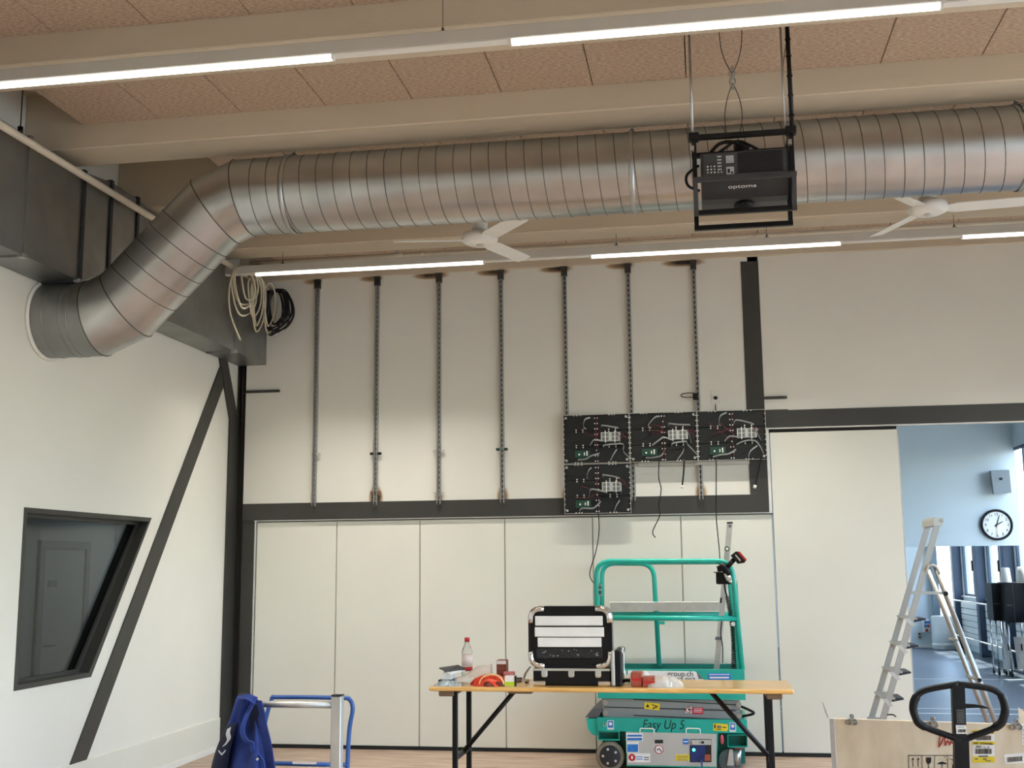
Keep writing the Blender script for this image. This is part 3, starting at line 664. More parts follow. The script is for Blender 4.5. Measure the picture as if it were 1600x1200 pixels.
for z, rr, ax in ((zc+.03, .016, 0), (zc+.005, .017, 1), (zc-.02, .016, 0)):
    P = [(.25+(rr*math.cos(2*pi*i/16) if not ax else 0), PYF+.06+(rr*math.cos(2*pi*i/16) if ax else 0), z+.022*math.sin(2*pi*i/16)) for i in range(16)]
    obj('shackle', MB().tube(P, .0045, n=6, closed=True), ALU, sw)
for z in (zc+.06, zc-.055): obj('wire_clamp', MB().box((.25-.008, PYF+.05, z-.015), (.25+.008, PYF+.07, z+.015), .002), ALU, sw)

# ================================================================== ON THE BACK WALL
# ---- seven slotted mounting rails
ORD = ['leftmost', 'second', 'third', 'fourth', 'fifth', 'sixth', 'rightmost']
RLAB = ['slotted steel mounting rail on the back wall, leftmost of the seven',
        'slotted steel mounting rail with black clips and a heavy scorch at its foot',
        'third slotted steel mounting rail from the left corner, with pale clips',
        'fourth slotted steel mounting rail from the left corner, middle of the seven',
        'slotted steel mounting rail ending behind the leftmost column of display cabinets',
        'slotted steel mounting rail passing behind the middle display cabinet',
        'slotted steel mounting rail nearest the dark post, with a black plug on it']
CLIPM = [GREYM, BLACK, GREYM, PCB, None, None, None]
for i, x in enumerate(RAILX):
    r = thing('mounting_rail', (x, D, 2.33), RLAB[i], 'rail', 'slotted mounting rails on the back wall')
    z0, z1 = 2.335, 4.60
    if i == 4: z0 = 2.34
    mb = MB().box((x-.0205, D-.003, z0), (x+.0205, D-.0005, z1)).box((x-.0205, D-.041, z0), (x-.0175, D-.003, z1)).box((x+.0175, D-.041, z0), (x+.0205, D-.003, z1))
    mb.box((x-.0205, D-.041, z0), (x-.011, D-.0385, z1)).box((x+.011, D-.041, z0), (x+.0205, D-.0385, z1))
    tag(obj('channel', mb, GALVP, r), kind=None)
    sm = MB(); z = z0+.05
    while z < z1-.05: sm.box((x-.0065, D-.0045, z), (x+.0065, D-.0028, z+.03)); z += .05
    o = obj('slots', sm, mat('rail_slot_shadow', srgb(66, 68, 66), .6, 0, .1, 20), r); o['kind'] = 'stuff'
    br = obj('top_bracket', MB().box((x-.034, D-.05, 4.648), (x+.034, D+.0, 4.662), .002).box((x-.028, D-.046, 4.57), (x+.028, D-.041, 4.65), .001).box((x-.028, D-.046, 4.57), (x-.024, D, 4.65)).box((x+.024, D-.046, 4.57), (x+.028, D, 4.65)), STEEL, r)
    if i != 4: obj('foot_bolt', MB().cyl((x, D-.05, 2.34), (x, D-.03, 2.34), .014, n=8), STEEL, r)
    if CLIPM[i]:
        zc_ = 2.86-.01*(i == 1)
        for s_ in (-1, 1): obj('clip', MB().box((x+s_*.021, D-.035, zc_-.013), (x+s_*(.058 if i != 0 or s_ > 0 else .03), D-.02, zc_+.013), .002), CLIPM[i], r)
    if i in (1, 2): obj('foot_clip', MB().box((x-.055, D-.02, 2.44), (x+.055, D-.012, 2.452 if i == 2 else 2.475)), BROWNB if i == 1 else GREYM, r)
    if i == 6:
        obj('plug', MB().box((x-.045, D-.08, 3.285), (x-.0, D-.03, 3.345), .006), BLACK, r)
        obj('plug_cable', MB().tube([(x-.05+.08*math.cos(t)*1.0-.03, D-.06, 3.33+.022*math.sin(t)) for t in [2*pi*q/20 for q in range(21)]], .004, n=6), BLACK, r)

# ---- the four display cabinets, seen from their open backs
CY = 10.905
CWd, CHt = .6365, .4715
def cabinet(x0, z0, label, seed):
    r = thing('display_cabinet', (x0, CY+.055, z0), label, 'display panel', 'display cabinets on the back wall'); R = random.Random(seed)
    obj('frame', MB().box((x0, CY+.02, z0), (x0+CWd, CY+.06, z0+CHt), .002), LEDB, r)
    ed = MB().frame([(x0, CY, z0), (x0+CWd, CY, z0), (x0+CWd, CY, z0+CHt), (x0, CY, z0+CHt)], [(x0+.004, CY, z0+.004), (x0+CWd-.004, CY, z0+.004), (x0+CWd-.004, CY, z0+CHt-.004), (x0+.004, CY, z0+CHt-.004)], (0, .03, 0))
    obj('rim', ed, ALUM, r)
    for c in range(2):
        for k in range(3):
            a, b = x0+.012+c*.31, z0+.010+k*.1525
            mo = obj('led_module', MB().box((a, CY+.008, b), (a+.30, CY+.024, b+.147), .003), LEDB, r)
            obj('module_rib', MB().ribbon([(a+.02, CY+.007, b+.02), (a+.14, CY+.007, b+.07), (a+.28, CY+.007, b+.13)], (0, 0, .006), .004), mat('dark_green_black_rib', srgb(15, 20, 21), .55, 0, .1, 20), mo)
    sc_ = MB()
    cx = x0+CWd/2
    for z in [z0+.02+.052*q for q in range(9)]:
        for dx in (-.012, .012) if R.random() < .75 else (0,): sc_.cyl((cx+dx, CY+.003, z), (cx+dx, CY+.012, z), .0068, n=7)
    for z in (z0+.155, z0+.175, z0+.305, z0+.325):
        for dx in (.125, .19, .44, .505): sc_.cyl((x0+dx, CY+.003, z), (x0+dx, CY+.012, z), .0068, n=7)
    for q in range(9):
        z = z0+.04+q*.049
        for xx in (x0+.008, x0+CWd-.008): sc_.cyl((xx, CY-.004, z), (xx, CY+.002, z), .0055, n=6)
    for q in (.11, .14, .17, .44, .47, .50):
        for zz in (z0+.008, z0+CHt-.008): sc_.cyl((x0+q+R.uniform(-.01, .01), CY-.004, zz), (x0+q, CY+.002, zz), .0055, n=6)
    o = obj('screw_heads', sc_, WHITE, r); o['kind'] = 'stuff'
    for xx in (x0+.028, x0+CWd-.028):
        for zz in (z0+.03, z0+CHt-.03):
            if R.random() < .8: obj('corner_knob', MB().cyl((xx, CY-.012, zz), (xx, CY+.01, zz), .012, n=12), ALUM, r)
    # power supply
    px0, pz0 = x0+.365, z0+.205
    ps = obj('power_supply', MB().box((px0, CY-.03, pz0), (px0+.185, CY+.008, pz0+.088), .003), mat('perforated_zinc_case', srgb(186, 190, 188), .45, .3, .04, 30), r)
    for gx in (.012, .105):
        for gz in (.008, .048):
            for h_ in range(2): obj('vent_grid', MB().box((px0+gx+h_*.034, CY-.0315, pz0+gz), (px0+gx+h_*.034+.028, CY-.029, pz0+gz+.032)), mat('dark_grille', srgb(112, 116, 114), .5, .2, .2, 200), ps)
    for gx in (.044, .135): obj('retaining_strap', MB().box((px0+gx-.004, CY-.036, pz0-.014), (px0+gx+.004, CY-.03, pz0+.102)), WHITE, ps)
    # receiving card
    ca, cb = x0+.11, z0+.055
    rc = obj('receiving_card', MB().box((ca, CY-.006, cb), (ca+.145, CY+.0, cb+.07), .002), PCB, r)
    obj('chip', MB().box((ca+.035, CY-.011, cb+.024), (ca+.05, CY-.006, cb+.040)), PAPER, rc)
    obj('connector', MB().box((ca+.088, CY-.014, cb+.022), (ca+.098, CY-.006, cb+.05)), PAPER, rc)
    obj('connector', MB().box((ca+.112, CY-.014, cb+.018), (ca+.124, CY-.006, cb+.062)), PAPER, rc)
    V = lambda u, v, d=.02: (x0+u, CY-d, z0+v)
    rib = [[V(.29, .44), V(.22, .41, .04), V(.20, .35, .03), V(.225, .325)], [V(.235, .165), V(.28, .215, .05), V(.33, .225, .05), V(.40, .205)],
           [V(.37, .145), V(.42, .175, .03), V(.52, .18, .03), V(.56, .165, .04), V(.60, .10, .03), V(.622, .05)], [V(.54, .29, .03), V(.565, .25, .06), V(.565, .18)],
           [V(.53, .12), V(.50, .07, .04), V(.47, .02)], [V(.125, .04), V(.2, .045, .05), V(.28, .06, .05), V(.34, .10, .02)], [V(.36, .35), V(.39, .37, .03), V(.48, .345, .03), V(.55, .33)]]
    for P in rib:
        if R.random() < .2: continue
        P = [Vector(p)+Vector((R.uniform(-.025, .025), 0, R.uniform(-.012, .012))) for p in P]
        obj('ribbon_cable', MB().ribbon(spline(P, 5), (R.uniform(-.003, .003), R.uniform(-.008, .0), .014), .0018), RIBBON, r)
    for q in (0, 1, 2, 5, 6):
        a = Vector(V(R.uniform(.10, .33), R.uniform(.12, .36), .015)); b = Vector(V(R.uniform(.28, .42), R.uniform(.14, .34), .015))
        if q > 4: a = Vector(V(R.uniform(.5, .56), .30)); b = Vector(V(R.uniform(.58, .62), R.uniform(.2, .28)))
        mid = (a+b)/2+Vector((R.uniform(-.03, .03), -.03, R.uniform(-.05, .05)))
        obj('red_wire', MB().tube(spline([a, mid, b], 6), .0035, n=5), REDW, r)
    obj('red_wire', MB().tube(spline([V(.33, .46), V(.32, .3, .02), V(.325, .15, .02), V(.33, .02)], 6), .003, n=5), REDW, r)
    return r
c00 = atY(879.5, 649, CY); c10 = atY(880, 801, CY)
xs0 = c00.x; ztop = c00.z
cabinet(xs0, ztop-CHt, 'black display cabinet back, upper left of the four, above another cabinet', 11)
cabinet(xs0+.640, ztop-CHt, 'black display cabinet back in the middle of the top row of three', 12)
cabinet(xs0+1.280, ztop-CHt, 'black display cabinet back at the right end over the dark post', 13)
cabinet(xs0, ztop-2*CHt-.006, 'black display cabinet back hanging alone in the lower row', 14)
single('aluminium_batten', MB().box((-.60, D-.05, ztop-CHt-.035), (.44, D-.042, ztop-CHt+.02), .001), ALUM, 'flat aluminium batten peeping out below the top row of display cabinets', 'batten')
ch = thing('chain', (atY(1080, 722, CY).x, CY, ztop-CHt-.05), 'short chain of pale links under the display cabinets', 'chain')
for q in range(4):
    p = Vector((ch.location.x-.05+.033*q, CY+.02, ztop-CHt-.012-.02*math.sin(q*1.1)))
    obj('link', MB().tube([p+Vector((.018*math.cos(t), (.004 if q % 2 else -.004)*math.sin(t), .012*math.sin(t))) for t in [2*pi*j/12 for j in range(12)]], .0035, n=5, closed=True), ALUM, ch)
# loose cables
def hang(pts, r_, label, plug=None, name='hanging_cable', Y=CY-.01):
    P = [atY(p[0], p[1], p[2] if len(p) > 2 else Y) for p in pts]
    t = thing(name, P[-1], label, 'cable')
    obj('cable', MB().tube(spline(P, 6), r_, n=6), BLACK, t)
    if plug: obj('plug', MB().cyl(P[-1], P[-1]+(P[-1]-P[-2]).normalized()*.03, .014, n=8), WHITE, t)
hang([(1030, 719), (1029, 745), (1033, 765), (1029, 790), (1031, 805), (1020, 830), (1024, 840)], .005, 'thin black cable with a kink hanging below the middle display cabinet')
hang([(1069, 719), (1068, 740), (1066, 758)], .008, 'short black lead with a pale plug below the middle display cabinet', True)
hang([(1190, 714), (1186, 735), (1180, 758)], .008, 'short black lead with a pale plug in front of the dark post', True)
hang([(1118, 632, D-.02), (1119, 720), (1119, 800), (1121, 830), (1124, 860), (1125, 882, 10.72)], .005, 'long black cable from the wall outlet down to the scissor lift')
hang([(935, 802), (936, 830), (931, 862), (922, 892), (924, 906, 10.6), (934, 916, 10.35)], .005, 'black cable from the lower display cabinet to the lift railing')
ou = thing('wall_outlet', atY(1118, 620, D), 'small cable outlet with black grommet on the wall above the display cabinets', 'outlet')
p = atY(1118, 620, D)
obj('cover_plate', MB().box((p.x-.045, D-.006, p.z-.06), (p.x+.045, D, p.z+.06), .003), WALL, ou)
obj('grommet', MB().lathe([(.012, -.03), (.02, -.015), (.014, 0)], (p.x, D-.03, p.z+.0), 16), BLACK, ou)

# ================================================================== SCISSOR LIFT
LY, LB = 10.10, 10.80          # near and far side of the machine
lift = thing('scissor_lift', (-.32, (LY+LB)/2, 0), 'teal scissor lift with guard rails parked at the partition behind the table', 'scissor lift')
T = lambda px, py, Y=LY: atY(px, py, Y)
def poly(pts, Y, d): return MB().prism([atY(*p, Y) for p in pts], (0, d, 0))
# chassis
chs = obj('chassis', poly([(933, 1121), (1167, 1125), (1168, 1146), (1122, 1145), (1120, 1200), (979, 1197), (977, 1143), (934, 1142)], LY, LB-LY), TEAL, lift)
obj('end_step', poly([(914, 1121), (927, 1108), (943, 1108), (934, 1121)], LY+.02, LB-LY-.04), mat('grey_step_plate', srgb(92, 92, 94), .6, .2, .1, 40), lift)
obj('end_bracket', poly([(916, 1123), (919, 1140), (926, 1148), (935, 1150), (935, 1122)], LY+.02, .02), TEAL, lift)
obj('bumper_core', poly([(918, 1124), (921, 1138), (927, 1145), (935, 1146), (935, 1123)], LY+.05, LB-LY-.1), RUBBER, lift)
for a, b, c_, d_ in ((934, 1143, 968, 1157), (1137, 1148, 1168, 1168)):
    q = [T(a, b), T(c_, b), T(c_, d_), T(a, d_)]
    o_ = obj('fork_pocket', MB().frame(q, [T(a+1.2, b+1), T(c_-1.2, b+1), T(c_-1.2, d_-1.6), T(a+1.2, d_-1.6)], (0, .5, 0)), TEAL, lift)
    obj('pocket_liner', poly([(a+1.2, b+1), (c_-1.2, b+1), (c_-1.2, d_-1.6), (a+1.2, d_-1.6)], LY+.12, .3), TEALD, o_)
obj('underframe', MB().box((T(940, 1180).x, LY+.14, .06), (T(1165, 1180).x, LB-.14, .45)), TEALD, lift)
# wheels
wc_ = T(953, 1182); wr_ = wc_.z
for Y in (LY+.01, LB-.09):
    wh = obj('wheel', MB().lathe([(.07, 0), (wr_-.012, 0), (wr_, .012), (wr_, .068), (wr_-.012, .08), (.07, .08)], (wc_.x, Y, wr_), 36, (0, 1, 0)), TYRE, lift)
    hb = obj('hub', MB().lathe([(.0, -.004), (.085, -.004), (.098, .004), (.098, .07)], (wc_.x, Y, wr_), 30, (0, 1, 0)), mat('dark_hub', srgb(44, 45, 48), .5, .2, .1, 20), wh)
    for q in range(5): obj('wheel_bolt', MB().cyl((wc_.x+.06*math.cos(q*1.257+.6), Y-.010, wr_+.06*math.sin(q*1.257+.6)), (wc_.x+.06*math.cos(q*1.257+.6), Y, wr_+.06*math.sin(q*1.257+.6)), .011, n=6), GREYM, wh)
cx_ = T(1140, 1190).x
for Y in (LY+.06, LB-.14):
    cs = obj('castor_wheel', MB().lathe([(.03, 0), (.085, 0), (.095, .01), (.095, .05), (.085, .06), (.03, .06)], (cx_, Y, .096), 28, (0, 1, 0)), mat('grey_castor_rubber', srgb(96, 104, 102), .6, 0, .08, 12), lift)
    obj('castor_fork', MB().prism([(T(1140, 1172).x, Y-.02, T(1140, 1172).z), (T(1145, 1172).x, Y-.02, T(1140, 1172).z), (T(1147, 1198).x, Y-.02, .06), (T(1136, 1198).x, Y-.02, .06)], (0, .012, 0)), ALUM, cs)
    obj('castor_spindle', MB().cyl((T(1153, 1172).x, Y+.03, T(1153, 1172).z), (T(1151, 1195).x, Y+.03, .05), .034, n=16), GALV, cs)
    obj('spindle_cap', MB().cyl((T(1154, 1168).x, Y+.03, T(1154, 1168).z), (T(1154, 1172).x, Y+.03, T(1154, 1172).z), .045, n=16), mat('dull_red_ring', srgb(142, 62, 54), .5, 0, .1, 10), cs)
# cover with handles and stickers
door = obj('battery_cover', poly([(978, 1144), (1119.5, 1147), (1119.5, 1198), (980, 1195)], LY-.02, .03), DOORG, lift)
for a in (1000, 1072):
    obj('cover_handle', MB().tube(rounded([T(a, 1147, LY-.03), T(a, 1138, LY-.03), T(a+22, 1138.5, LY-.03), T(a+22, 1147.5, LY-.03)], .015), .004, n=6), WHITE, door)
SY = LY-.022
def sticker(pts, mtl, parent, name='sticker', Y=SY, d=.003): return obj(name, MB().prism([atY(*p, Y) for p in pts], (0, d, 0)), mtl, parent)
def rect(a, b, c, d): return [(a, b), (c, b), (c, d), (a, d)]
s_ = sticker(rect(978.5, 1146, 1004, 1158), PAPER, door); sticker(rect(980, 1148, 1003, 1151), BLUEST, s_, 'printed_band', SY-.001); sticker(rect(980, 1153, 1003, 1157), BLUEST, s_, 'printed_band', SY-.001)
s_ = sticker(rect(979, 1159, 998, 1176), PAPER, door); sticker(rect(980, 1163, 997, 1175), BLUEST, s_, 'printed_field', SY-.001)
s_ = sticker(rect(981, 1177, 1016, 1191), PAPER, door)
obj('red_roundel', MB().disc(T(987.5, 1183.5, SY-.001), .030, (0, -1, 0), 20, .001), RED, s_)
for k_, y_ in enumerate((1182, 1185.5)): sticker(rect(994, y_, 1004, y_+1.2), BLUEST, s_, 'printed_line', SY-.001); sticker(rect(1006, y_+1, 1014, y_+2.2), INK, s_, 'printed_line', SY-.001)
obj('roundel_mark', MB().box(T(986, 1181, SY-.003), T(989, 1186, SY-.002)), PAPER, s_)
sticker(rect(1023, 1156, 1036, 1161.5), INK, door, 'data_plate')
rp = T(1030, 1171, SY)
s_ = obj('prohibition_sign', MB().disc(rp, .037, (0, -1, 0), 24, .002), PAPER, door)
obj('sign_ring', MB().tube([rp+Vector((.034*math.cos(t), -.003, .034*math.sin(t))) for t in [2*pi*q/24 for q in range(24)]], .003, n=5, closed=True), RED, s_)
obj('sign_mark', MB().box(rp+Vector((-.02, -.004, -.006)), rp+Vector((-.005, -.002, .004))), INK, s_); obj('sign_bar', MB().prism([rp+Vector(v) for v in ((-.006, -.004, .01), (0, -.004, .014), (.022, -.004, -.016), (.016, -.004, -.02))], (0, .002, 0)), INK, s_)
s_ = sticker(rect(1067, 1154.5, 1076, 1163), BLUEST, door); sticker(rect(1068, 1158, 1075, 1159.5), PAPER, s_, 'printed_line', SY-.001)
s_ = sticker(rect(1056, 1179, 1077, 1189), YELLOW, door)
for y_ in (1181, 1184, 1187): sticker(rect(1058, y_, 1075, y_+.9), INKG, s_, 'printed_line', SY-.001)
# control niche in the cover
nic = sticker(rect(1078, 1155, 1111.5, 1191), INK, door, 'control_niche', LY-.024, .02)
sticker(rect(1078.5, 1156, 1111, 1164), DOORG, nic, 'niche_panel', LY-.027, .003)
sticker(rect(1079, 1165, 1102, 1190), mat('deep_blue_panel', srgb(20, 44, 106), .4, 0, .2, 20), nic, 'control_panel', LY-.027, .003)
obj('green_lamp', MB().lathe([(.0, .0), (.012, .004), (.014, .012)], T(1084, 1172, LY-.037), 14, (0, 1, 0)), GREENLED, nic)
sticker(rect(1101, 1179, 1110, 1189), mat('rust_red_block', srgb(164, 84, 58), .5, 0, .2, 20), nic, 'terminal_block', LY-.03, .006)
obj('selector_knob', MB().cyl(T(1084, 1160, LY-.045), T(1084, 1160, LY-.027), .014, n=12), CHROME, nic)
obj('key_switch', MB().box(T(1096, 1158.5, LY-.04), T(1100, 1161.5, LY-.027), .002), BLACK, nic)
obj('key', MB().cyl(T(1096, 1188, LY-.07), T(1096, 1188, LY-.03), .009, n=10).box(T(1095, 1188, LY-.062), T(1098, 1199, LY-.058)), mat('blue_key', srgb(52, 76, 128), .4, 0, .1, 10), nic)
# stickers and lettering on the chassis beam
CYF = LY-.002
for a in (949, 1140):
    s_ = sticker(rect(a, 1125.5 if a < 1000 else 1129, a+10, 1140 if a < 1000 else 1143.5), PAPER, chs, 'sticker', CYF); sticker(rect(a+1, 1126.5 if a < 1000 else 1130, a+9, 1137 if a < 1000 else 1140.5), BLUEST, s_, 'printed_field', CYF-.001)
    obj('white_figure', MB().disc(T(a+5, 1131 if a < 1000 else 1134.5, CYF-.003), .014, (0, -1, 0), 12, .001), PAPER, s_)
obj('tie_down_ring', MB().tube([T(945, 1132, CYF-.006)+Vector((.013*math.cos(t), 0, .013*math.sin(t))) for t in [2*pi*q/16 for q in range(16)]], .004, n=6, closed=True), GALV, chs)
s_ = sticker([(1114.5, 1130), (1137, 1131.5), (1138, 1137), (1136.5, 1142.5), (1114.5, 1141.5)], YELLOW, chs, 'sticker', CYF)
sticker([(1116, 1133), (1118, 1131), (1118, 1139), (1116, 1137)], INK, s_, 'printed_arrow', CYF-.001); sticker(rect(1120, 1139, 1127, 1140.2), INK, s_, 'printed_line', CYF-.001); sticker(rect(1120, 1134, 1127, 1137.5), INKG, s_, 'printed_line', CYF-.001); sticker(rect(1129, 1136, 1135, 1137.2), INK, s_, 'printed_line', CYF-.001)
LETM = mat('dark_green_lettering', srgb(8, 42, 44), .5, 0, .05, 10)
p_ = T(1011, 1140.5, CYF-.001)
text('model_lettering', 'Easy Up 5', .108, (T(1003, 1138.4, CYF).x, CYF-.001, T(1003, 1138.4, CYF).z), XV, ZV, LETM, chs, squeeze=.82, shear=.25)
# safety pin tag
obj('red_tag', MB().lathe([(.004, 0), (.014, -.02), (.012, -.06), (.004, -.075)], T(1128, 1148.5, LY-.01), 12), mat('pink_red_tag', srgb(206, 74, 92), .5, 0, .05, 10), lift)
# scissor arms
SYF = LY+.04
for (l0, l1, r0, r1) in (((940, 1091.5), (942, 1104.5), (1157, 1108), (1156, 1095)), ((942, 1104), (943, 1121.5), (1155, 1123.5), (1157, 1109))):
    for Y in (SYF, LB-.08): obj('scissor_arm', MB().prism([atY(*q, Y) for q in (l0, r1, r0, l1)], (0, .04, 0)), SCIS, lift)
for yy in ((946, 1097), (946, 1113.5), (1154, 1100), (1155, 1118)):
    p = atY(*yy, SYF); obj('pivot_pin', MB().cyl(p+Vector((0, -.02, 0)), p+Vector((0, .02, 0)), .023, n=16), mat('pin_grey', srgb(170, 168, 164), .35, .6, .05, 10), lift)
for a, b in (((944, 1104), (1150, 1110)), ((990, 1092), (1157, 1101)), ((990, 1117), (1150, 1124))):
    obj('arm_gap', MB().prism([atY(a[0], a[1], SYF-.004), atY(b[0], b[1], SYF-.004), atY(b[0], b[1]+1.5, SYF-.004), atY(a[0], a[1]+1.5, SYF-.004)], (0, .003, 0)), INK, lift)
s_ = sticker([(1007, 1097), (1031, 1099.5), (1030.5, 1110), (1006.5, 1107.5)], YELLOW, lift, 'warning_sticker', SYF-.006)
sticker([(1009, 1105), (1012, 1099.5), (1014.5, 1105.3)], INK, s_, 'warning_triangle', SYF-.007); sticker([(1018, 1100), (1029, 1104), (1020, 1108), (1019, 1106.5), (1025, 1104), (1019, 1101.8)], INK, s_, 'warning_mark', SYF-.007)
s_ = sticker(rect(1071.5, 1104.5, 1081, 1114), PAPER, lift, 'warning_sticker', SYF-.006); obj('sign_ring', MB().tube([T(1076, 1109, SYF-.009)+Vector((.022*math.cos(t), 0, .022*math.sin(t))) for t in [2*pi*q/18 for q in range(18)]], .003, n=5, closed=True), RED, s_); sticker([(1074, 1106), (1079, 1108), (1077, 1112)], INK, s_, 'printed_figure', SYF-.007)
s_ = sticker(rect(1082, 1105.5, 1099, 1116), mat('crimson_sticker', srgb(196, 44, 66), .5, 0, .05, 10), lift, 'warning_sticker', SYF-.006)
for y_ in (1107, 1109.5, 1112): sticker(rect(1084, y_, 1097, y_+.8), PAPER, s_, 'printed_line', SYF-.007)
obj('hydraulic_hose', MB().tube(spline([T(1158, 1104, LY+.1), T(1170, 1109, LY+.08), T(1178, 1114, LY+.08), T(1172, 1117, LY+.08), T(1160, 1119, LY+.1)]), .011, n=8), BLACK, lift)
# platform
plat = obj('platform', poly([(933, 1046), (1163, 1046), (1165, 1094), (934, 1091)], LY-.02, .03), TEAL, lift)
obj('deck', MB().box((T(934, 1060).x, LY, T(1000, 1075).z-.02), (T(1163, 1060).x, LB, T(1000, 1075).z), .003), mat('deck_plate', srgb(70, 76, 74), .6, .4, .1, 40), lift)
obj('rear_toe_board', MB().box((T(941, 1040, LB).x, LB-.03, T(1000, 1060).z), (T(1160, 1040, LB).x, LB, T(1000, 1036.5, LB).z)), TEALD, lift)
# banner and sign on the platform edge
bn = sticker([(981, 1047.5), (1086, 1049), (1099, 1061), (1099, 1076), (981, 1076)], PAPER, plat, 'banner', LY-.024)
p_ = T(1056, 1056.5, LY-.026)
text('banner_lettering', 'group.ch', .062, (T(1043, 1056, LY).x, LY-.0255, T(1043, 1056, LY).z), XV, ZV, INK, bn)
text('banner_lettering', '1 697 897', .058, (T(1043, 1066, LY).x, LY-.0255, T(1043, 1066, LY).z), XV, ZV, INK, bn)
sticker([(1088, 1049), (1099, 1061), (1092, 1061)], INKG, bn, 'banner_wedge', LY-.0255)
sg = sticker(rect(1106, 1052, 1142, 1078), BLUEST, plat, 'blue_sign', LY-.024)
sticker(rect(1108, 1053.5, 1140, 1054.5), PAPER, sg, 'sign_line', LY-.0255); sticker(rect(1109, 1057.5, 1139, 1060), PAPER, sg, 'sign_line', LY-.0255)
# guard rails
GR = .0225
N1, N2 = LY+.03, LB-.06
def rail(pts, Y, r=GR, rad_=.10): return obj('guard_rail', MB().tube(rounded([atY(*p, Y) for p in pts], rad_, 7), r, n=12), TEAL, lift)
rail([(935, 1050), (931.5, 877.0), (1143, 876.5), (1160, 1046)], N1, rad_=.13)
rail([(941, 1044), (940.5, 880.0), (1021, 880.5), (1030, 1040)], N2, rad_=.13)
rail([(1000, 878.5), (1138, 878), (1152, 1042)], N2, rad_=.10)
rail([(948, 965.5), (1153, 966.5)], N1); rail([(944, 959.5), (1148, 960)], N2)
obj('corner_gusset', poly([(1146, 945), (1152, 905), (1160, 1046), (1151, 1046)], N1+.0, .008), TEAL, lift)
obj('latch_block', MB().box(T(1028, 971, N1-.02), T(1039, 975.5, N1), .004), TEAL, lift)
hg = obj('hinge', MB().cyl(T(937, 912, N1), T(937, 931, N1), .012, n=10), STEEL, lift)
for y_ in (913, 920, 928): obj('hinge_pin', MB().box(T(935.5, y_, N1-.02), T(940.5, y_+3, N1+.0)), GALV, hg)
obj('white_cap', MB().disc(T(1145.5, 975, N1-.03), .018, (0, -1, 0), 14, .006), WHITE, lift)
# control box with coiled cord
cb_ = obj('control_box', MB().box(T(1118.5, 893, N1+.05), T(1147, 912.5, N1+.16), .008), BLACK, lift)
obj('box_bracket', MB().box(T(1115, 893.5, N1+.04), T(1126, 895, N1+.05)), STEEL, cb_)
obj('joystick', MB().cyl(T(1125, 893, N1+.09), T(1124, 884, N1+.09), .02, .026, n=14), BLACK, cb_)
P = []
cA, cB_ = T(1136, 932, N1+.03), T(1148, 1044, N1+.03)
for q in range(37*12+1):
    f = q/(37*12); amp = .016+.012*f
    cc = cA.lerp(cB_, f**1.0)+Vector((.02*math.sin(f*pi), 0, 0))
    P.append(cc+Vector((amp*math.cos(q*2*pi/12), amp*math.sin(q*2*pi/12), 0)))
obj('coiled_cord', MB().tube(P, .0042, n=5), BLACK, lift)
obj('cord_lead', MB().tube(spline([T(1132, 912, N1+.07), T(1133, 922, N1+.05), T(1136, 932, N1+.03)]), .007, n=6), BLACK, lift)
obj('cord_lead', MB().tube(spline([T(1128, 968, N1+.2), T(1126, 990, N1+.2), T(1129, 1010, N1+.2), T(1129, 1036, N1+.2)]), .005, n=6), BLACK, lift)

# ---- things standing in or hung on the lift
lv = thing('spirit_level', T(1120, 1046, N1+.25), 'long silver spirit level leaning upright in the scissor lift', 'spirit level')
def slat(a, b, wpx, Y, th=.022):
    p, q = atY(*a, Y), atY(*b, Y); wv = Vector((wpx*Y/F/2, 0, 0)); return MB().prism([p-wv, p+wv, q+wv, q-wv], (0, th, 0))
obj('profile', slat((1140.5, 817), (1119.5, 1048), 8.5, N1+.25), ALUM, lv)
obj('end_cap', slat((1140.5, 815.5), (1140.3, 818), 8.8, N1+.245, .03), BLACK, lv)
vi = obj('vial_ring', MB().tube([T(1136, 857.5, N1+.245)+Vector((.017*math.cos(t), 0, .017*math.sin(t))) for t in [2*pi*q/20 for q in range(20)]], .005, n=6, closed=True), BLACK, lv)
obj('vial', MB().disc(T(1136, 857.5, N1+.244), .014, (0, -1, 0), 16, .004), mat('pale_green_vial', srgb(214, 226, 190), .2, 0, .03, 8), vi)
obj('scale_print', MB().box(T(1138.5, 820, N1+.248), T(1143, 824, N1+.2495)), INKG, lv)
obj('hand_slot', slat((1127, 934), (1126, 942), 3, N1+.246, .006), INK, lv)
obj('joint_band', slat((1122.5, 995), (1122, 1000), 9, N1+.246, .004), INKG, lv)
dr = thing('cordless_drill', T(1135, 905, N1-.05), 'black cordless drill with red battery hanging on the lift rail', 'drill')
DRY = N1-.06
obj('battery', poly([(1141.5, 868), (1150, 861.5), (1156, 862), (1166.5, 875), (1163, 879.5), (1153, 881)], DRY-.02, .075), BLACK, dr)
obj('battery_stripe', poly([(1152, 862), (1156, 862), (1166.8, 874.5), (1165, 877)], DRY-.022, .079), RED, dr)
obj('battery_mark', poly([(1148, 867), (1150, 866.5), (1157.5, 875), (1156.5, 877.5)], DRY-.0215, .002), GREYM, dr)
obj('grip', MB().tube([T(1147, 874, DRY+.015), T(1141, 881, DRY+.015), T(1135, 888, DRY+.015)], .021, n=10), BLACK, dr)
obj('motor_housing', MB().tube([T(1122, 889, DRY+.015), T(1127, 884, DRY+.015), T(1134, 890, DRY+.015), T(1139, 899, DRY+.015)], [.016, .030, .032, .026], n=14), BLACK, dr)
ck = obj('chuck', MB().cyl(T(1134, 895, DRY+.015), T(1140, 906, DRY+.015), .022, .026, n=14), CHROME, dr)
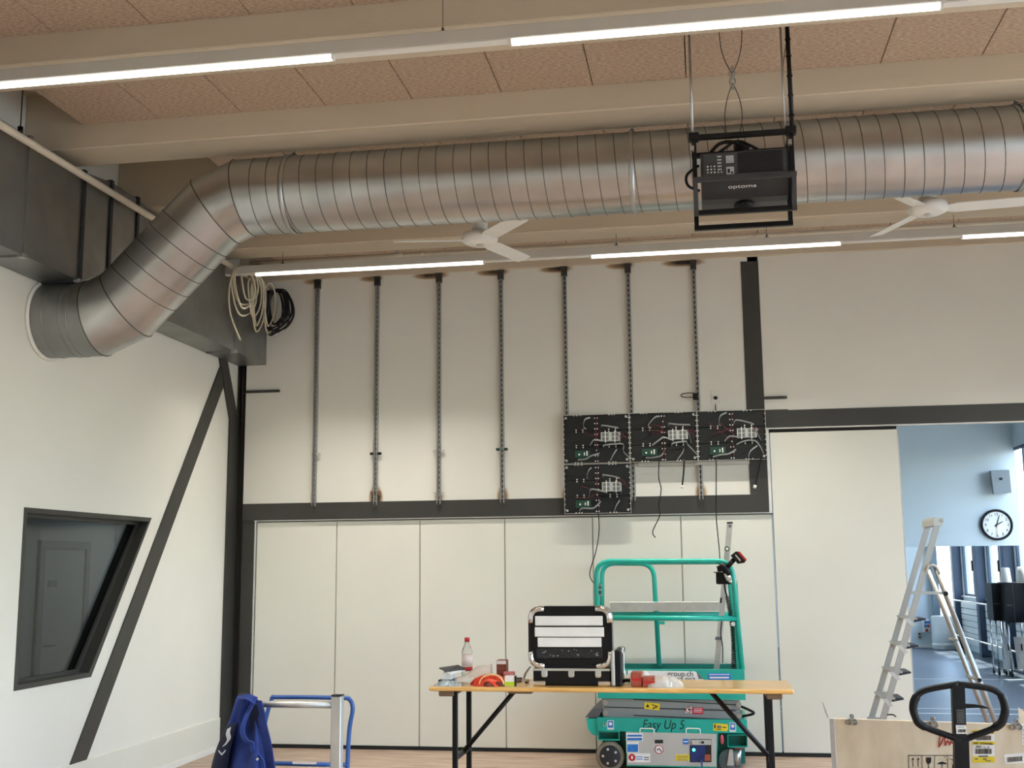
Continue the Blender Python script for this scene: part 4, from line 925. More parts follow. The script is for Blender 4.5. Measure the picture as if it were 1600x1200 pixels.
obj('chuck_nose', MB().cyl(T(1140, 906, DRY+.015), T(1143, 911, DRY+.015), .021, .008, n=14), CHROME, ck)
single('long_profile', MB().box(atY(953, 940, LB-.12)+Vector((0, 0, -.085)), atY(1124, 940, LB-.08), .002), ALUM, 'long flat grey profile lying across the far rail of the lift', 'profile')

# ================================================================== TABLE
TZ = .95
FLc, FRc = atZ(668, 1074, TZ), atZ(1240, 1077, TZ)
FRc.y = FLc.y = (FLc.y+FRc.y)/2
TY0, TY1, TX0, TX1 = FLc.y, FLc.y+.60, FLc.x, FRc.x
tb = thing('folding_table', ((TX0+TX1)/2, (TY0+TY1)/2, 0), 'long pine folding table with black steel legs in front of the lift', 'table')
for q in range(4):
    a = TY0+q*.15
    e = .012 if q in (0, 3) else .004
    obj('plank', MB().box((TX0, a+.0008, TZ-.028), (TX1, a+.1492, TZ), .008 if q in (0, 3) else .002, 2), PINE, tb)
for x in (TX0+.115, TX1-.115): obj('end_batten', MB().box((x-.055, TY0+.03, TZ-.064), (x+.045, TY1-.03, TZ-.028), .006), BROWNB, tb)
obj('centre_batten', MB().box((TX0+.52, TY0+.05, TZ-.045), (TX0+.68, TY1-.05, TZ-.028), .004), BROWNB, tb)
def leg(x, s):
    for y in (TY0+.06, TY1-.09):
        obj('leg', MB().box((x-.017, y-.015, .02), (x+.017, y+.015, TZ-.03), .004), BLACK, tb)
    obj('leg_foot', MB().box((x-.018, TY0+.02, 0), (x+.018, TY1-.05, .03), .004), BLACK, tb)
    ym = TY0+.30
    p, q_ = Vector((x+s*.38, ym, TZ-.03)), Vector((x, ym, TZ-.46))
    obj('brace', MB().tube([p, q_], .016, n=4, ref=(0, 1, 0)), BLACK, tb)
    obj('cross_bar', MB().box((x-.012, TY0+.06, TZ-.475), (x+.012, TY1-.09, TZ-.445)), BLACK, tb)
leg(TX0+.165, 1); leg(TX1-.15, -1)

# ---- things on the table; S(px, py, Y) is a point above the table at depth Y
def ontop(px, Y): p = atY(px, 1070, Y); return Vector((p.x, Y, TZ))
# hard case with lid open, second lid leaning beside
Yc = TY0+.12
ca = thing('flight_case', ontop(892, Yc+.15), 'open black tool case with chrome corners and pale strips in its lid', 'case')
a, b = ontop(833, Yc).x, ontop(954, Yc).x
bt = obj('case_base', MB().box((a, Yc, TZ), (b, Yc+.36, TZ+.115), .012, 2), BLACK, ca)
obj('rim_profile', MB().box((a-.001, Yc-.002, TZ+.095), (b+.001, Yc+.362, TZ+.112), .003), ALUM, bt)
for x in (a, b):
    s = 1 if x == a else -1
    obj('base_corner', MB().box((x-.003*s, Yc-.004, TZ+.001), (x+.085*s, Yc+.06, TZ+.034), .01, 2), CHROME, bt)
for px in (851, 893, 935): 
    x = ontop(px, Yc).x; l_ = obj('latch', MB().box((x-.02, Yc-.012, TZ+.062), (x+.02, Yc, TZ+.10), .003), ALUM, bt); obj('latch_tongue', MB().prism([(x-.02, Yc-.008, TZ+.066), (x-.014, Yc-.008, TZ+.056), (x+.014, Yc-.008, TZ+.056), (x+.02, Yc-.008, TZ+.066)], (0, .006, 0)), CHROME, l_)
# lid standing upright at the back of the front edge
LYc = Yc+.02
def rr(x0, z0, x1, z1, r, y, n=6):
    P = []
    for cx, cz, a0 in ((x1-r, z0+r, -90), (x1-r, z1-r, 0), (x0+r, z1-r, 90), (x0+r, z0+r, 180)):
        for k_ in range(n+1):
            t = math.radians(a0+90*k_/n); P.append((cx+r*math.cos(t), y, cz+r*math.sin(t)))
    return P
l0, l1 = atY(826.5, 1042, LYc), atY(955.5, 947, LYc)
lx0, lz0, lx1, lz1 = l0.x, l0.z-.005, l1.x, l1.z
ld = obj('lid', MB().prism(rr(lx0, lz0, lx1, lz1, .075, LYc), (0, .11, 0)), BLACK, ca)
obj('lid_rim', MB().frame(rr(lx0, lz0, lx1, lz1, .075, LYc-.012), rr(lx0+.014, lz0+.014, lx1-.014, lz1-.014, .062, LYc-.012), (0, .014, 0)), BLACK, ld)
obj('lid_edge_profile', MB().frame(rr(lx0-.002, lz0-.002, lx1+.002, lz1+.002, .077, LYc+.03), rr(lx0+.01, lz0+.01, lx1-.01, lz1-.01, .066, LYc+.03), (0, .02, 0)), ALUM, ld)
for cx, cz, a0 in ((lx1-.075, lz0+.075, -90), (lx1-.075, lz1-.075, 0), (lx0+.075, lz1-.075, 90), (lx0+.075, lz0+.075, 180)):
    path = []
    t0 = math.radians(a0); e0 = Vector((math.cos(t0), 0, math.sin(t0))); t9 = math.radians(a0+90); e9 = Vector((math.cos(t9), 0, math.sin(t9)))
    c_ = Vector((cx, LYc-.008, cz)); rr_ = .059
    path.append(c_+e0*rr_-e9*.032)
    for k_ in range(9):
        t = math.radians(a0+90*k_/8); path.append(c_+Vector((math.cos(t), 0, math.sin(t)))*rr_)
    path.append(c_+e9*rr_-e0*.032)
    obj('chrome_corner', MB().tube(path, .020, n=12, rb=.018), CHROME, ld)
for k_, (x0_, y0_, x1_, y1_) in enumerate(((836, 962.5, 941.5, 977.5), (835.5, 980, 943.5, 995), (840, 996.5, 939.5, 1011))):
    p, q = atY(x0_, y1_, LYc-.014), atY(x1_, y0_, LYc-.014); obj('pale_strip', MB().box(p, q+Vector((0, .012, 0)), .003), PAPER, ld)
pk = obj('lid_pocket', MB().box(atY(838, 1029, LYc-.014), atY(941, 1013, LYc-.002), .004), mat('scuffed_black_liner', srgb(24, 27, 32), .4, 0, .5, 30), ld)
R_ = random.Random(5)
sm = MB()
for q in range(16): p = atY(845+R_.uniform(0, 90), 1015+R_.uniform(0, 11), LYc-.0145); sm.box(p, p+Vector((R_.uniform(.004, .016), .001, .004)))
o = obj('scuff_marks', sm, GREYM, pk); o['kind'] = 'stuff'
# second lid leaning at the right
l2 = thing('case_lid', ontop(963, Yc+.05), 'narrow black case lid with silver edge standing beside the open case', 'case lid')
p0, p1 = atY(955.5, 1074, Yc-.02), atY(971, 1016, Yc-.02); zt2 = p1.z
obj('lid_shell', MB().box((p0.x+.022, Yc-.02, TZ), (p1.x, Yc+.34, zt2), .012, 2), BLACK, l2)
obj('edge_profile', MB().box((p0.x, Yc-.025, TZ+.004), (p0.x+.025, Yc+.34, zt2-.004), .008, 2), ALUM, l2)
obj('chrome_corner', MB().box((p1.x-.018, Yc+.06, zt2-.03), (p1.x+.008, Yc+.12, zt2+.012), .008, 2), CHROME, l2)
obj('chrome_corner', MB().box((p1.x-.004, Yc+.12, TZ+.02), (p1.x+.006, Yc+.30, zt2-.02), .003), CHROME, l2)
# bottle
Yb = TY0+.34; pb = ontop(730, Yb); zt_ = atY(730, 996, Yb).z; hb_ = zt_-TZ; r_ = 8.3*Yb/F*1.02
bo = thing('water_bottle', pb, 'clear plastic water bottle with red cap on the pine table', 'bottle')
obj('bottle_body', MB().lathe([(.0, 0), (r_*.9, .0), (r_, .008), (r_, hb_*.22), (r_*.94, hb_*.25), (r_, hb_*.28), (r_, hb_*.52), (r_*.95, hb_*.55), (r_, hb_*.60), (r_*.98, hb_*.68), (r_*.7, hb_*.79), (r_*.42, hb_*.86), (r_*.40, hb_*.91)], pb, 28), CLEAR, bo)
obj('cap', MB().lathe([(r_*.46, hb_*.905), (r_*.47, hb_*.99), (r_*.42, hb_)], pb, 24), RED, bo)
obj('label_band', MB().lathe([(r_*1.01, hb_*.36), (r_*1.015, hb_*.36), (r_*1.015, hb_*.62), (r_*1.01, hb_*.62)], pb, 28), mat('pale_pink_bottle_label', srgb(236, 220, 216), .5, 0, .06, 60), bo)
obj('label_band', MB().lathe([(r_*1.01, hb_*.25), (r_*1.018, hb_*.25), (r_*1.018, hb_*.335), (r_*1.01, hb_*.335)], pb, 28), RED, bo)
# small items left to right
def crumple(c, sx, sy, sz, seed, n=14, amp=.25):
    R2 = random.Random(seed); ph = [R2.uniform(0, 6) for _ in range(6)]; c = Vector(c)
    def fn(u, v):
        t = 2*pi*u; f = pi*.5*v; rr2 = math.cos(f)*(1+amp*math.sin(3*t+ph[0])+amp*.6*math.sin(5*t+ph[1]+4*v))
        return c+Vector((sx*rr2*math.cos(t), sy*rr2*math.sin(t), max(0, sz*math.sin(f)*(1+amp*math.sin(4*t+ph[2])*math.cos(f)))))
    return MB().grid(fn, n*2, n)
wb = thing('white_carton', ontop(700, TY0+.16), 'white carton with its dark lid flap open at the left table end', 'box')
p = ontop(689.5, TY0+.14); q = ontop(705, TY0+.14)
obj('carton_body', MB().box((p.x, TY0+.14, TZ+.03), (q.x, TY0+.26, atY(700, 1050, TY0+.14).z), .003), PAPER, wb)
zf = atY(700, 1050, TY0+.14).z
obj('lid_flap', MB().prism([atY(686, 1045, TY0+.16), atY(716, 1040.5, TY0+.30), atY(727, 1046.5, TY0+.28), atY(697, 1049.5, TY0+.12)], (0, 0, .008)), mat('charcoal_card', srgb(62, 62, 64), .5, 0, .1, 10), wb)
obj('lid_edge', MB().prism([atY(697, 1050.5, TY0+.12), atY(727, 1047, TY0+.28), atY(727, 1048.3, TY0+.28), atY(705, 1054, TY0+.12)], (0, .01, 0)), PAPER, wb)
obj('carton_base', MB().box((ontop(684.5, TY0+.12).x, TY0+.12, TZ), (ontop(708, TY0+.12).x, TY0+.27, TZ+.034), .003), mat('blue_black_dotted_card', srgb(36, 42, 60), .5, 0, .6, 90), wb)
single('small_bag', crumple(ontop(697, TY0+.075), .075, .045, .035, 4), mat('grey_white_foil', srgb(176, 188, 192), .3, .2, .5, 40), 'small crumpled grey and white bag at the left table end', 'bag')
single('film_bag', MB().grid(lambda u, v: Vector((ontop(709+u*58, TY0+.2).x, TY0+.14+.16*v, TZ+.012+(.02+.085*u)*math.sin(pi*min(1, v*1.02))*(1+.15*math.sin(9*u+5*v))+.03*u)), 18, 12), FILM, 'clear plastic film bag lying propped beside the orange packet', 'bag')
orp = thing('orange_packet', ontop(766, TY0+.1), 'glossy orange red packet of fixings lying on the table', 'packet')
obj('packet_body', crumple(ontop(768, TY0+.12), .115, .075, .075, 9, 16, .10), ORANGE, orp)
obj('packet_seal', MB().tube([ontop(749+19*(1-math.cos(t)), TY0+.06)+Vector((0, 0, .012+.065*math.sin(t))) for t in [pi*k_/16 for k_ in range(17)]], .005, n=6), mat('pale_yellow_seal', srgb(238, 214, 150), .4, 0, .05, 10), orp)
obj('packet_contents', crumple(ontop(770, TY0+.075), .085, .03, .035, 21, 12, .3), mat('dark_red_screws', srgb(112, 40, 34), .4, .2, .5, 60), orp)
single('red_packet', crumple(ontop(750, TY0+.17), .055, .06, .05, 33, 12, .15), RED, 'flat red packet tucked between film bag and orange packet', 'packet')
bp_ = thing('brown_plug_box', ontop(784, TY0+.26), 'upright brown carton of plugs standing behind the orange packet', 'box')
a, b = ontop(776, TY0+.24).x, ontop(791.5, TY0+.24).x; z_ = atY(784, 1031.5, TY0+.24).z
obj('carton_body', MB().box((a, TY0+.24, TZ), (b, TY0+.32, z_), .003), BROWN, bp_)
obj('carton_print', MB().box((a+.003, TY0+.238, z_-.026), (b-.003, TY0+.2395, z_-.004)), PAPER, bp_)
for k_ in range(4): obj('printed_line', MB().box((a+.002, TY0+.238, TZ+.03+k_*.027), (b-.002, TY0+.2395, TZ+.034+k_*.027)), mat('dark_brown_ink', srgb(86, 44, 36), .6, 0, .05, 8), bp_)
gb = thing('yellow_green_box', ontop(796, TY0+.08), 'small white and lime green carton at the front of the table', 'box')
a, b = ontop(788.5, TY0+.06).x, ontop(804.5, TY0+.06).x; z_ = atY(796, 1056.5, TY0+.06).z
obj('carton_body', MB().box((a, TY0+.06, TZ), (b, TY0+.12, z_), .002), PAPER, gb)
obj('lime_band', MB().box((a+.001, TY0+.0585, TZ+.003), (b-.002, TY0+.0595, TZ+.030)), mat('lime_print', srgb(186, 208, 40), .5, 0, .05, 10), gb)
obj('carton_edge', MB().box((b-.003, TY0+.058, TZ), (b+.001, TY0+.12, z_)), INK, gb)
single('pink_carton', MB().box((ontop(787, TY0+.2).x, TY0+.19, TZ), (ontop(803, TY0+.2).x, TY0+.25, atY(795, 1050, TY0+.19).z), .003), mat('pink_brown_card', srgb(196, 120, 116), .5, 0, .2, 40), 'low pink carton between the brown box and the lime box', 'box')
sk = thing('socket_strip', ontop(810, TY0+.34), 'short grey metal tool piece lying behind the lime carton', 'tool')
obj('steel_piece', MB().box((ontop(804, TY0+.34).x, TY0+.34, TZ), (ontop(815, TY0+.34).x, TY0+.38, TZ+.03), .004), mat('worn_grey_steel', srgb(104, 106, 108), .4, .7, .1, 20), sk)
obj('groove', MB().box((ontop(804.5, TY0+.338).x, TY0+.338, TZ+.012), (ontop(814.5, TY0+.338).x, TY0+.34, TZ+.018)), GREYM, sk)
wl_ = thing('white_eraser', ontop(823, TY0+.3), 'small white plastic block lying left of the open case', 'block')
obj('block', MB().box((ontop(820, TY0+.3).x, TY0+.29, TZ), (ontop(826, TY0+.3).x, TY0+.33, TZ+.024), .003), WHITE, wl_)
obj('block_foot', MB().box((ontop(820, TY0+.3).x+.004, TY0+.285, TZ), (ontop(825, TY0+.3).x, TY0+.29, TZ+.008)), INK, wl_)
pa, pb_ = atY(829, 1041, TY0+.28), ontop(812, TY0+.2)
single('white_strip', MB().ribbon([pb_+Vector((-.01, -.06, .003)), pb_+Vector((.02, 0, .01)), pb_.lerp(pa, .5)+Vector((0, 0, .01)), pa], (.012, .02, 0), .003), OFFW, 'pale flat strip leaning from the table up to the open case', 'strip')
# packs on the right of the cases
single('cable_plug', MB().tube(spline([ontop(974, TY0+.22)+ZV*.025, ontop(979, TY0+.2)+ZV*.032, ontop(985, TY0+.2)+ZV*.03]), [.012]*13, n=8), BLACK, 'black plug lying between the case lid and the red-brown packs', 'plug')
for k_, (a_, b_, y0_, h_, lb) in enumerate(((986, 1003.5, .10, 1050.5, 'taller red-brown pack of plugs next to the case lid'), (1004, 1023.5, .08, 1058, 'lower red-brown pack of plugs beside the clear bag'))):
    t_ = thing('plug_pack', ontop((a_+b_)/2, TY0+y0_+.05), lb, 'pack', 'red-brown packs on the table'); z_ = atY(a_, h_, TY0+y0_).z
    obj('pack_body', MB().box((ontop(a_, TY0+y0_).x, TY0+y0_, TZ), (ontop(b_, TY0+y0_).x, TY0+y0_+.12, z_), .005), BRICKR, t_)
    obj('pack_band', MB().box((ontop(a_, TY0+y0_).x+.002, TY0+y0_-.002, TZ+(z_-TZ)*.42), (ontop(b_, TY0+y0_).x-.002, TY0+y0_, TZ+(z_-TZ)*.60)), RED, t_)
single('clear_bag', crumple(ontop(1037, TY0+.12)+Vector((0, .02, 0)), .105, .08, .07, 41, 18, .16), FILM, 'crumpled clear bag of white cable ties on the table', 'bag')
single('white_tie_bundle', MB().grid(lambda u, v: ontop(1026+u*24, TY0+.07)+Vector((0, .07*v, .004+.038*math.sin(pi*v)*(.75+.25*math.sin(22*u)))), 20, 8), PAPER, 'bundle of white ties inside the clear bag', 'ties')
single('film_wrap', crumple(ontop(1000, TY0+.27), .10, .05, .085, 52, 16, .2), FILM, 'loose clear wrap heaped behind the red-brown packs', 'wrap')

# ================================================================== LEFT FOREGROUND: TROLLEY, RACK, JACKET
TRY = 6.45
tr = thing('platform_trolley', (-2.3, TRY+.4, 0), 'blue tubular push trolley behind the galvanised rack', 'trolley')
hp = [atY(*p, TRY) for p in ((406, 1190), (412, 1140), (424, 1094), (436, 1089.5), (530, 1090.5), (546, 1093), (551, 1108), (546, 1140), (543, 1200))]
xa, xb = hp[0].x, hp[-1].x
obj('push_handle', MB().tube(spline([(xa-.01, TRY, .18)]+hp+[(xb, TRY, .18)], 6), .0125, n=10), BLUE, tr)
zc_ = atY(480, 1194, TRY).z
cbar = obj('cross_bar', MB().cyl((xa-.01, TRY, zc_), (xb, TRY, zc_), .0125, n=10), BLUE, tr)
pa, pb_ = atY(457, 1190, TRY-.014), atY(494, 1193, TRY-.014)
obj('white_sticker', MB().box((pa.x, TRY-.0145, zc_+.002), (pb_.x, TRY-.008, zc_+.013)), PAPER, cbar)
obj('deck', MB().box((xa-.03, TRY-.02, .15), (xb+.03, TRY+.85, .18), .006), mat('dark_blue_deck', srgb(40, 58, 88), .6, 0, .1, 8), tr)
for x in (xa+.05, xb-.05):
    for y in (TRY+.08, TRY+.75): 
        w_ = obj('castor', MB().cyl((x-.018, y, .063), (x+.018, y, .063), .062, n=20), RUBBER, tr); obj('castor_plate', MB().box((x-.03, y-.03, .12), (x+.03, y+.03, .15)), GALV, w_)
RKY = 6.20
rk = thing('steel_rack', (-2.2, RKY, 0), 'galvanised square-post rack frame with a round top rail', 'rack')
p0, p1 = atY(519.5, 1087, RKY), atY(535.5, 1087, RKY); zt_ = p0.z; xm = (p0.x+p1.x)/2; hw = .028
x2 = atY(389, 1100, RKY).x
for x in (xm, x2-.03):
    ps_ = obj('post', MB().box((x-hw, RKY-hw, 0), (x+hw, RKY+hw, zt_), .004), GALVP, rk)
    obj('post_cap', MB().box((x-hw-.001, RKY-hw-.001, zt_), (x+hw+.001, RKY+hw+.001, zt_+.006), .001), BLACK, ps_)
    obj('foot', MB().box((x-hw, RKY-.3, 0), (x+hw, RKY+.3, .05), .004), GALVP, rk)
zr = atY(460, 1100.5, RKY).z
obj('top_rail', MB().cyl((x2-.03, RKY-.005, zr), (xm-hw, RKY-.005, zr), .0185, n=18), GALVP, rk)
# jacket draped over the left post
jk = thing('work_jacket', (x2, RKY, .45), 'blue work jacket with navy sleeve hung over the rack post', 'jacket')
JY = RKY-.01
def J(px, py, dy=0): return atY(px, py, JY+dy)
# body: lofted folds between a left and a right outline
rows = [(1085.5, 372, 393), (1089, 369, 400), (1096, 367, 403), (1110, 363, 406), (1130, 358, 411), (1150, 353.5, 417), (1175, 348.5, 424), (1200, 345, 429), (1235, 341, 434), (1290, 336, 440)]
def body(u, v):
    f = v*(len(rows)-1); i = min(int(f), len(rows)-2); t = f-i
    y = rows[i][0]*(1-t)+rows[i+1][0]*t; l = rows[i][1]*(1-t)+rows[i+1][1]*t; r = rows[i][2]*(1-t)+rows[i+1][2]*t
    a = 2*pi*u; c = .5-.5*math.cos(a); 
    px = l+(r-l)*c
    dep = math.sin(a)*(.055+.075*v)
    fold = (.018+.022*v)*math.sin(3.0*a+2.2*v*3+.6)+.016*math.sin(7*a+5*v)
    return J(px+1.2*math.sin(6*a+7*v), y, -dep+fold*(.35+v)+.02*v*math.sin(9*v+2*a))
bd = obj('jacket_body', MB().grid(body, 72, 44), CLOTH, jk)
# open front: placket edges and dark lining between them
def edge(pts, r=.006): return MB().ribbon(spline(pts, 5), (.006, -.012, .0), .006)
lin = MB().prism([J(*p, -.085) for p in ((394, 1096), (401, 1101), (405, 1118), (404, 1140), (398, 1160), (392, 1140), (390, 1118))], (0, .012, 0))
obj('dark_lining', lin, NAVY, jk)
pl_ = [J(399, 1090, -.09), J(394, 1100, -.10), J(388, 1112, -.115), J(383, 1124, -.12), J(379, 1138, -.125), J(380, 1150, -.13), J(386, 1158, -.135), J(393, 1161, -.135), J(395, 1172, -.14), J(402, 1180, -.145), J(408, 1188, -.15), J(411, 1203, -.155), J(412, 1240, -.16)]
obj('placket', MB().ribbon(spline(pl_, 5), (.030, -.012, .008), .006), mat('blue_work_cloth_edge', srgb(30, 58, 134), .8, 0, .1, 20, bump=.2, bscale=260), jk)
obj('collar', MB().grid(lambda u, v: J(371+u*30+2*math.sin(5*u), 1087.5+10*v*(.4+u)-3*math.sin(pi*u), -.06-.05*v-.02*math.sin(pi*u)), 14, 6), CLOTH, jk)
rp_ = [J(402, 1094, -.06), J(407, 1112, -.08), J(411, 1135, -.10), J(417, 1160, -.115), J(421, 1185, -.125), J(424, 1210, -.13)]
obj('front_flap', MB().ribbon(spline(rp_, 5), (.055, -.02, .0), .008), CLOTH, jk)
obj('snap_button', MB().disc(J(402.5, 1186, -.165), .007, (0, -1, 0), 12, .005), ALUM, jk)
# navy sleeve at the left with reflective tape
slv = [J(364, 1128, -.05), J(358, 1145, -.06), J(352, 1162, -.065), J(347, 1180, -.07), J(343, 1200, -.07), J(338, 1235, -.07), J(334, 1270, -.07)]
so = obj('sleeve', MB().tube(spline(slv, 5), [.010+.044*min(1, (i/30)**.6) for i in range(31)], n=14, rb=.05), NAVY, jk)
obj('reflective_tape', MB().ribbon(spline([J(358, 1137.5, -.125), J(356, 1146, -.128), J(357.5, 1155, -.13), J(350, 1165.5, -.13)], 5), (.022, 0, .012), .002), REFL, so)
obj('reflective_chevron', MB().ribbon([J(341.5, 1173, -.13), J(346.5, 1179, -.133), J(352.5, 1172.5, -.132)], (.0, 0, .009), .002), REFL, so)
obj('reflective_chevron', MB().ribbon([J(356, 1146, -.131), J(360, 1150.5, -.133), J(354, 1158.5, -.132)], (.0, 0, .007), .002), REFL, so)

# ================================================================== STEP LADDER
NY_, FY_ = 9.62, 10.08
la = thing('step_ladder', (1.75, (NY_+FY_)/2, 0), 'open aluminium step ladder standing at the doorway behind the crate', 'ladder')
def ln3(a, b, Y, z_to=0.0):
    p, q = atY(*a, Y), atY(*b, Y); t = (p.z-z_to)/(p.z-q.z); return p, p+(q-p)*t
def rbar(p, q, w_, d_):          # rectangular rail, w_ along x, d_ along y
    wv = Vector((w_/2, 0, 0)); return MB().prism([p-wv, p+wv, q+wv, q-wv], (0, d_, 0))
near = ln3((1467, 812), (1381, 1121), NY_); far = ln3((1453, 812), (1362.5, 1121), FY_)
obj('front_stile', rbar(*near, .048, .026), ALU, la); obj('front_stile', rbar(*far, .046, .026), ALU, la)
tp = obj('top_cap', MB().prism([atY(1459, 812, NY_-.01), atY(1461, 808, NY_-.01), atY(1475, 809, NY_-.01), atY(1474, 815, NY_-.01), atY(1472, 821, NY_-.01), atY(1459, 821, NY_-.01)], (0, FY_-NY_+.05, 0)), ALUM, la)
obj('cap_clip', MB().box(atY(1469, 816, NY_-.02), atY(1473, 811, NY_-.01), .002), CHROME, tp)
rn_ = ln3((1461, 886), (1553, 1122), NY_); rf_ = ln3((1450, 890), (1541, 1122), FY_)
for p, q in (rn_, rf_): obj('rear_leg', MB().cyl(p, q, .020, n=14), ALU, la)
obj('hinge_bracket', MB().tube(spline([atY(1447, 893, NY_-.015), atY(1452, 884, NY_-.015), atY(1462, 885, NY_-.015), atY(1468, 895, NY_-.015)]), .012, n=8), ALUM, la)
bar_ = obj('spreader', MB().prism([atY(1424, 923.5, NY_-.012), atY(1477, 924.5, NY_-.012), atY(1477, 929, NY_-.012), atY(1424, 928.5, NY_-.012)], (0, .012, 0)), ALU, la)
obj('spreader_cap', MB().disc(atY(1477.5, 927.5, NY_-.02), .018, (0, -1, 0), 12, .015), BLACK, bar_)
p, q = atY(1529, 1062, NY_), atY(1511, 1056, FY_); rl = obj('rear_rung', MB().cyl(p, q, .013, n=10), ALU, la); obj('rung_cap', MB().disc(p+Vector((0, -.03, 0)), .016, (0, -1, 0), 12, .01), BLACK, rl)
p, q = atY(1497, 1000, NY_+.01), atY(1484, 998, FY_); obj('rear_rung', MB().cyl(p, q, .010, n=10), ALU, la)
zs = [atY(1425, py, NY_).z for py in (966, 1008, 1050, 1091.5)]; dz_ = (zs[0]-zs[-1])/3
zz = zs+[zs[-1]-dz_*k_ for k_ in (1, 2)]
for z in zz:
    if z < .08: continue
    t = (near[0].z-z)/(near[0].z-near[1].z); cn = near[0].lerp(near[1], t); t2 = (far[0].z-z)/(far[0].z-far[1].z); cf = far[0].lerp(far[1], t2)
    xl = min(cn.x, cf.x)-.055
    st_ = obj('tread', MB().box((cf.x-.04, NY_+.02, z-.012), (cn.x+.05, FY_+.005, z+.004), .002), ALU, la)
    obj('tread_bracket', MB().prism([(cn.x-.06, NY_-.004, z+.0), (cn.x-.02, NY_-.004, z+.0), (cn.x+.03, NY_-.004, z-.06), (cn.x-.005, NY_-.004, z-.06)], (0, .004, 0)), ALUM, st_)
    obj('tread_grip', MB().prism([(cn.x+.03, NY_+.06, z-.004), (cn.x+.03, NY_+.06, z-.034), (cn.x+.12, NY_+.06, z-.016), (cn.x+.12, NY_+.06, z-.004)], (0, .3, 0)), mat('blue_black_grip', srgb(30, 32, 44), .5, 0, .1, 10), st_)
for p in (near[1], far[1], rn_[1], rf_[1]): obj('foot', MB().box((p.x-.04, p.y-.01, 0), (p.x+.04, p.y+.035, .04), .006), BLACK, la)
obj('safety_strap', MB().tube(spline([atY(1386, 1117, NY_), atY(1391, 1116.5, NY_), atY(1396, 1117, NY_-.02), atY(1400, 1120, NY_-.03)]), .006, n=6), STEEL, la)

# ================================================================== PLYWOOD CRATE
KA = math.radians(9.0); KU = Vector((math.cos(KA), -math.sin(KA), 0)); KN = Vector((math.sin(KA), math.cos(KA), 0))   # the crate stands turned by 9 degrees
KP = atY(1299, 1122.5, 5.20)
def atK(x, y, off=0.0):
    d = ray(x, y); return CAM + d*((KP-CAM+KN*off).dot(KN)/d.dot(KN))
KM = Matrix((KU, KN, ZV)).transposed().to_4x4(); KM.translation = Vector((KP.x, KP.y, 0))      # local (along, back, up) -> world
kz = KP.z; kb = .17; KL = .92
cr_ = thing('plywood_crate', (KP.x, KP.y, 0), 'open plywood transport crate behind the pallet truck handle', 'crate')
frp = obj('front_board', MB().box((0, 0, kb), (KL, .015, kz), .001).xf(KM), PLY, cr_)
obj('side_board', MB().box((0, .016, kb), (.012, .55, kz-.32), .001).xf(KM), PLY, cr_)
obj('bottom_board', MB().box((0, 0, kb-.012), (KL, .55, kb), .001).xf(KM), PLY, cr_)
rb_ = [atK(1591, 1105, .42), atK(1640, 1143, .42)]
obj('side_board', MB().prism([rb_[0], rb_[1], Vector((rb_[1].x, rb_[1].y, kb)), Vector((rb_[0].x, rb_[0].y, kb))], KN*.012), PLY, cr_)
ep = obj('corner_profile', MB().box((-.008, -.004, kb), (.012, .022, kz+.001), .001).xf(KM), GALVP, cr_)
for z in (kz-.03, kz-.09, kz-.13, kz-.21): obj('rivet', MB().disc(KM @ Vector((.003, -.004, z)), .004, -KN, 8, .002), ALUM, ep)
obj('side_lug', MB().prism([atK(*p, .02) for p in ((1284.5, 1096), (1286, 1096.5), (1295, 1121), (1293, 1122), (1288.5, 1112))], KN*.012), GALV, cr_)
for xx in (.07, .46, .85): obj('pallet_block', MB().box((xx-.05, .02, 0), (xx+.05, .52, kb-.012), .003).xf(KM), BROWNB, cr_)
for px, py in ((1331, 1127), (1457, 1131), (1588, 1134.5)):
    c = atK(px, py+1, -.006); cl_ = obj('latch', MB().prism([atK(px-4.5, py-2, -.004), atK(px+4.5, py-2, -.004), atK(px+2.6, py-10, -.004), atK(px-2.6, py-10, -.004)], KN*.005), GALV, cr_)
    for s in (-1, 1):
        o_ = c+KU*(s*.0115); obj('latch_loop', MB().tube([o_+KU*.0105*math.cos(t)+ZV*.0105*math.sin(t) for t in [2*pi*q/18 for q in range(18)]], .0034, n=6, closed=True), GALVD, cl_)
    obj('latch_hook', MB().tube([atK(px, py-8.5, -.008)+KU*.007*math.cos(t)+ZV*.006*math.sin(t) for t in [2*pi*q/14 for q in range(14)]], .003, n=6, closed=True), GALVD, cl_)
KS = -.0015
def label_(name, r4, mtl, parent, Y=KS): return obj(name, MB().prism([atK(*p, Y) for p in r4], KN*.001), mtl, parent)
def barcode(x0, y0, x1, y1, parent, Y, seed=1, sk=0, at=None):
    at = at or atK
    R2 = random.Random(seed); x = x0; mb = MB()
    while x < x1:
        w_ = R2.choice((.35, .5, .8)); mb.prism([at(*p, Y) for p in ((x, y0-sk*(x-x0)), (x+w_, y0-sk*(x-x0)), (x+w_, y1-sk*(x-x0)), (x, y1-sk*(x-x0)))], (0, .0006, 0)); x += w_+R2.choice((.35, .5, .7))
    o = obj('barcode_bars', mb, INK, parent); o['kind'] = 'stuff'; return o
lb = label_('shipping_label', rect(1520, 1140.5, 1554, 1191.5), PAPER, frp)
for r4 in (rect(1520, 1140.5, 1554, 1147), rect(1520, 1158.5, 1554, 1163.5), rect(1520, 1182, 1554, 1191.5)): label_('yellow_band', r4, YELLOW, lb, KS-.001)
label_('black_bar', rect(1521, 1142.5, 1552, 1146), INK, lb, KS-.002)
barcode(1525, 1149.5, 1549, 1156.5, lb, KS-.001, 2); barcode(1524, 1170, 1549, 1178, lb, KS-.001, 3)
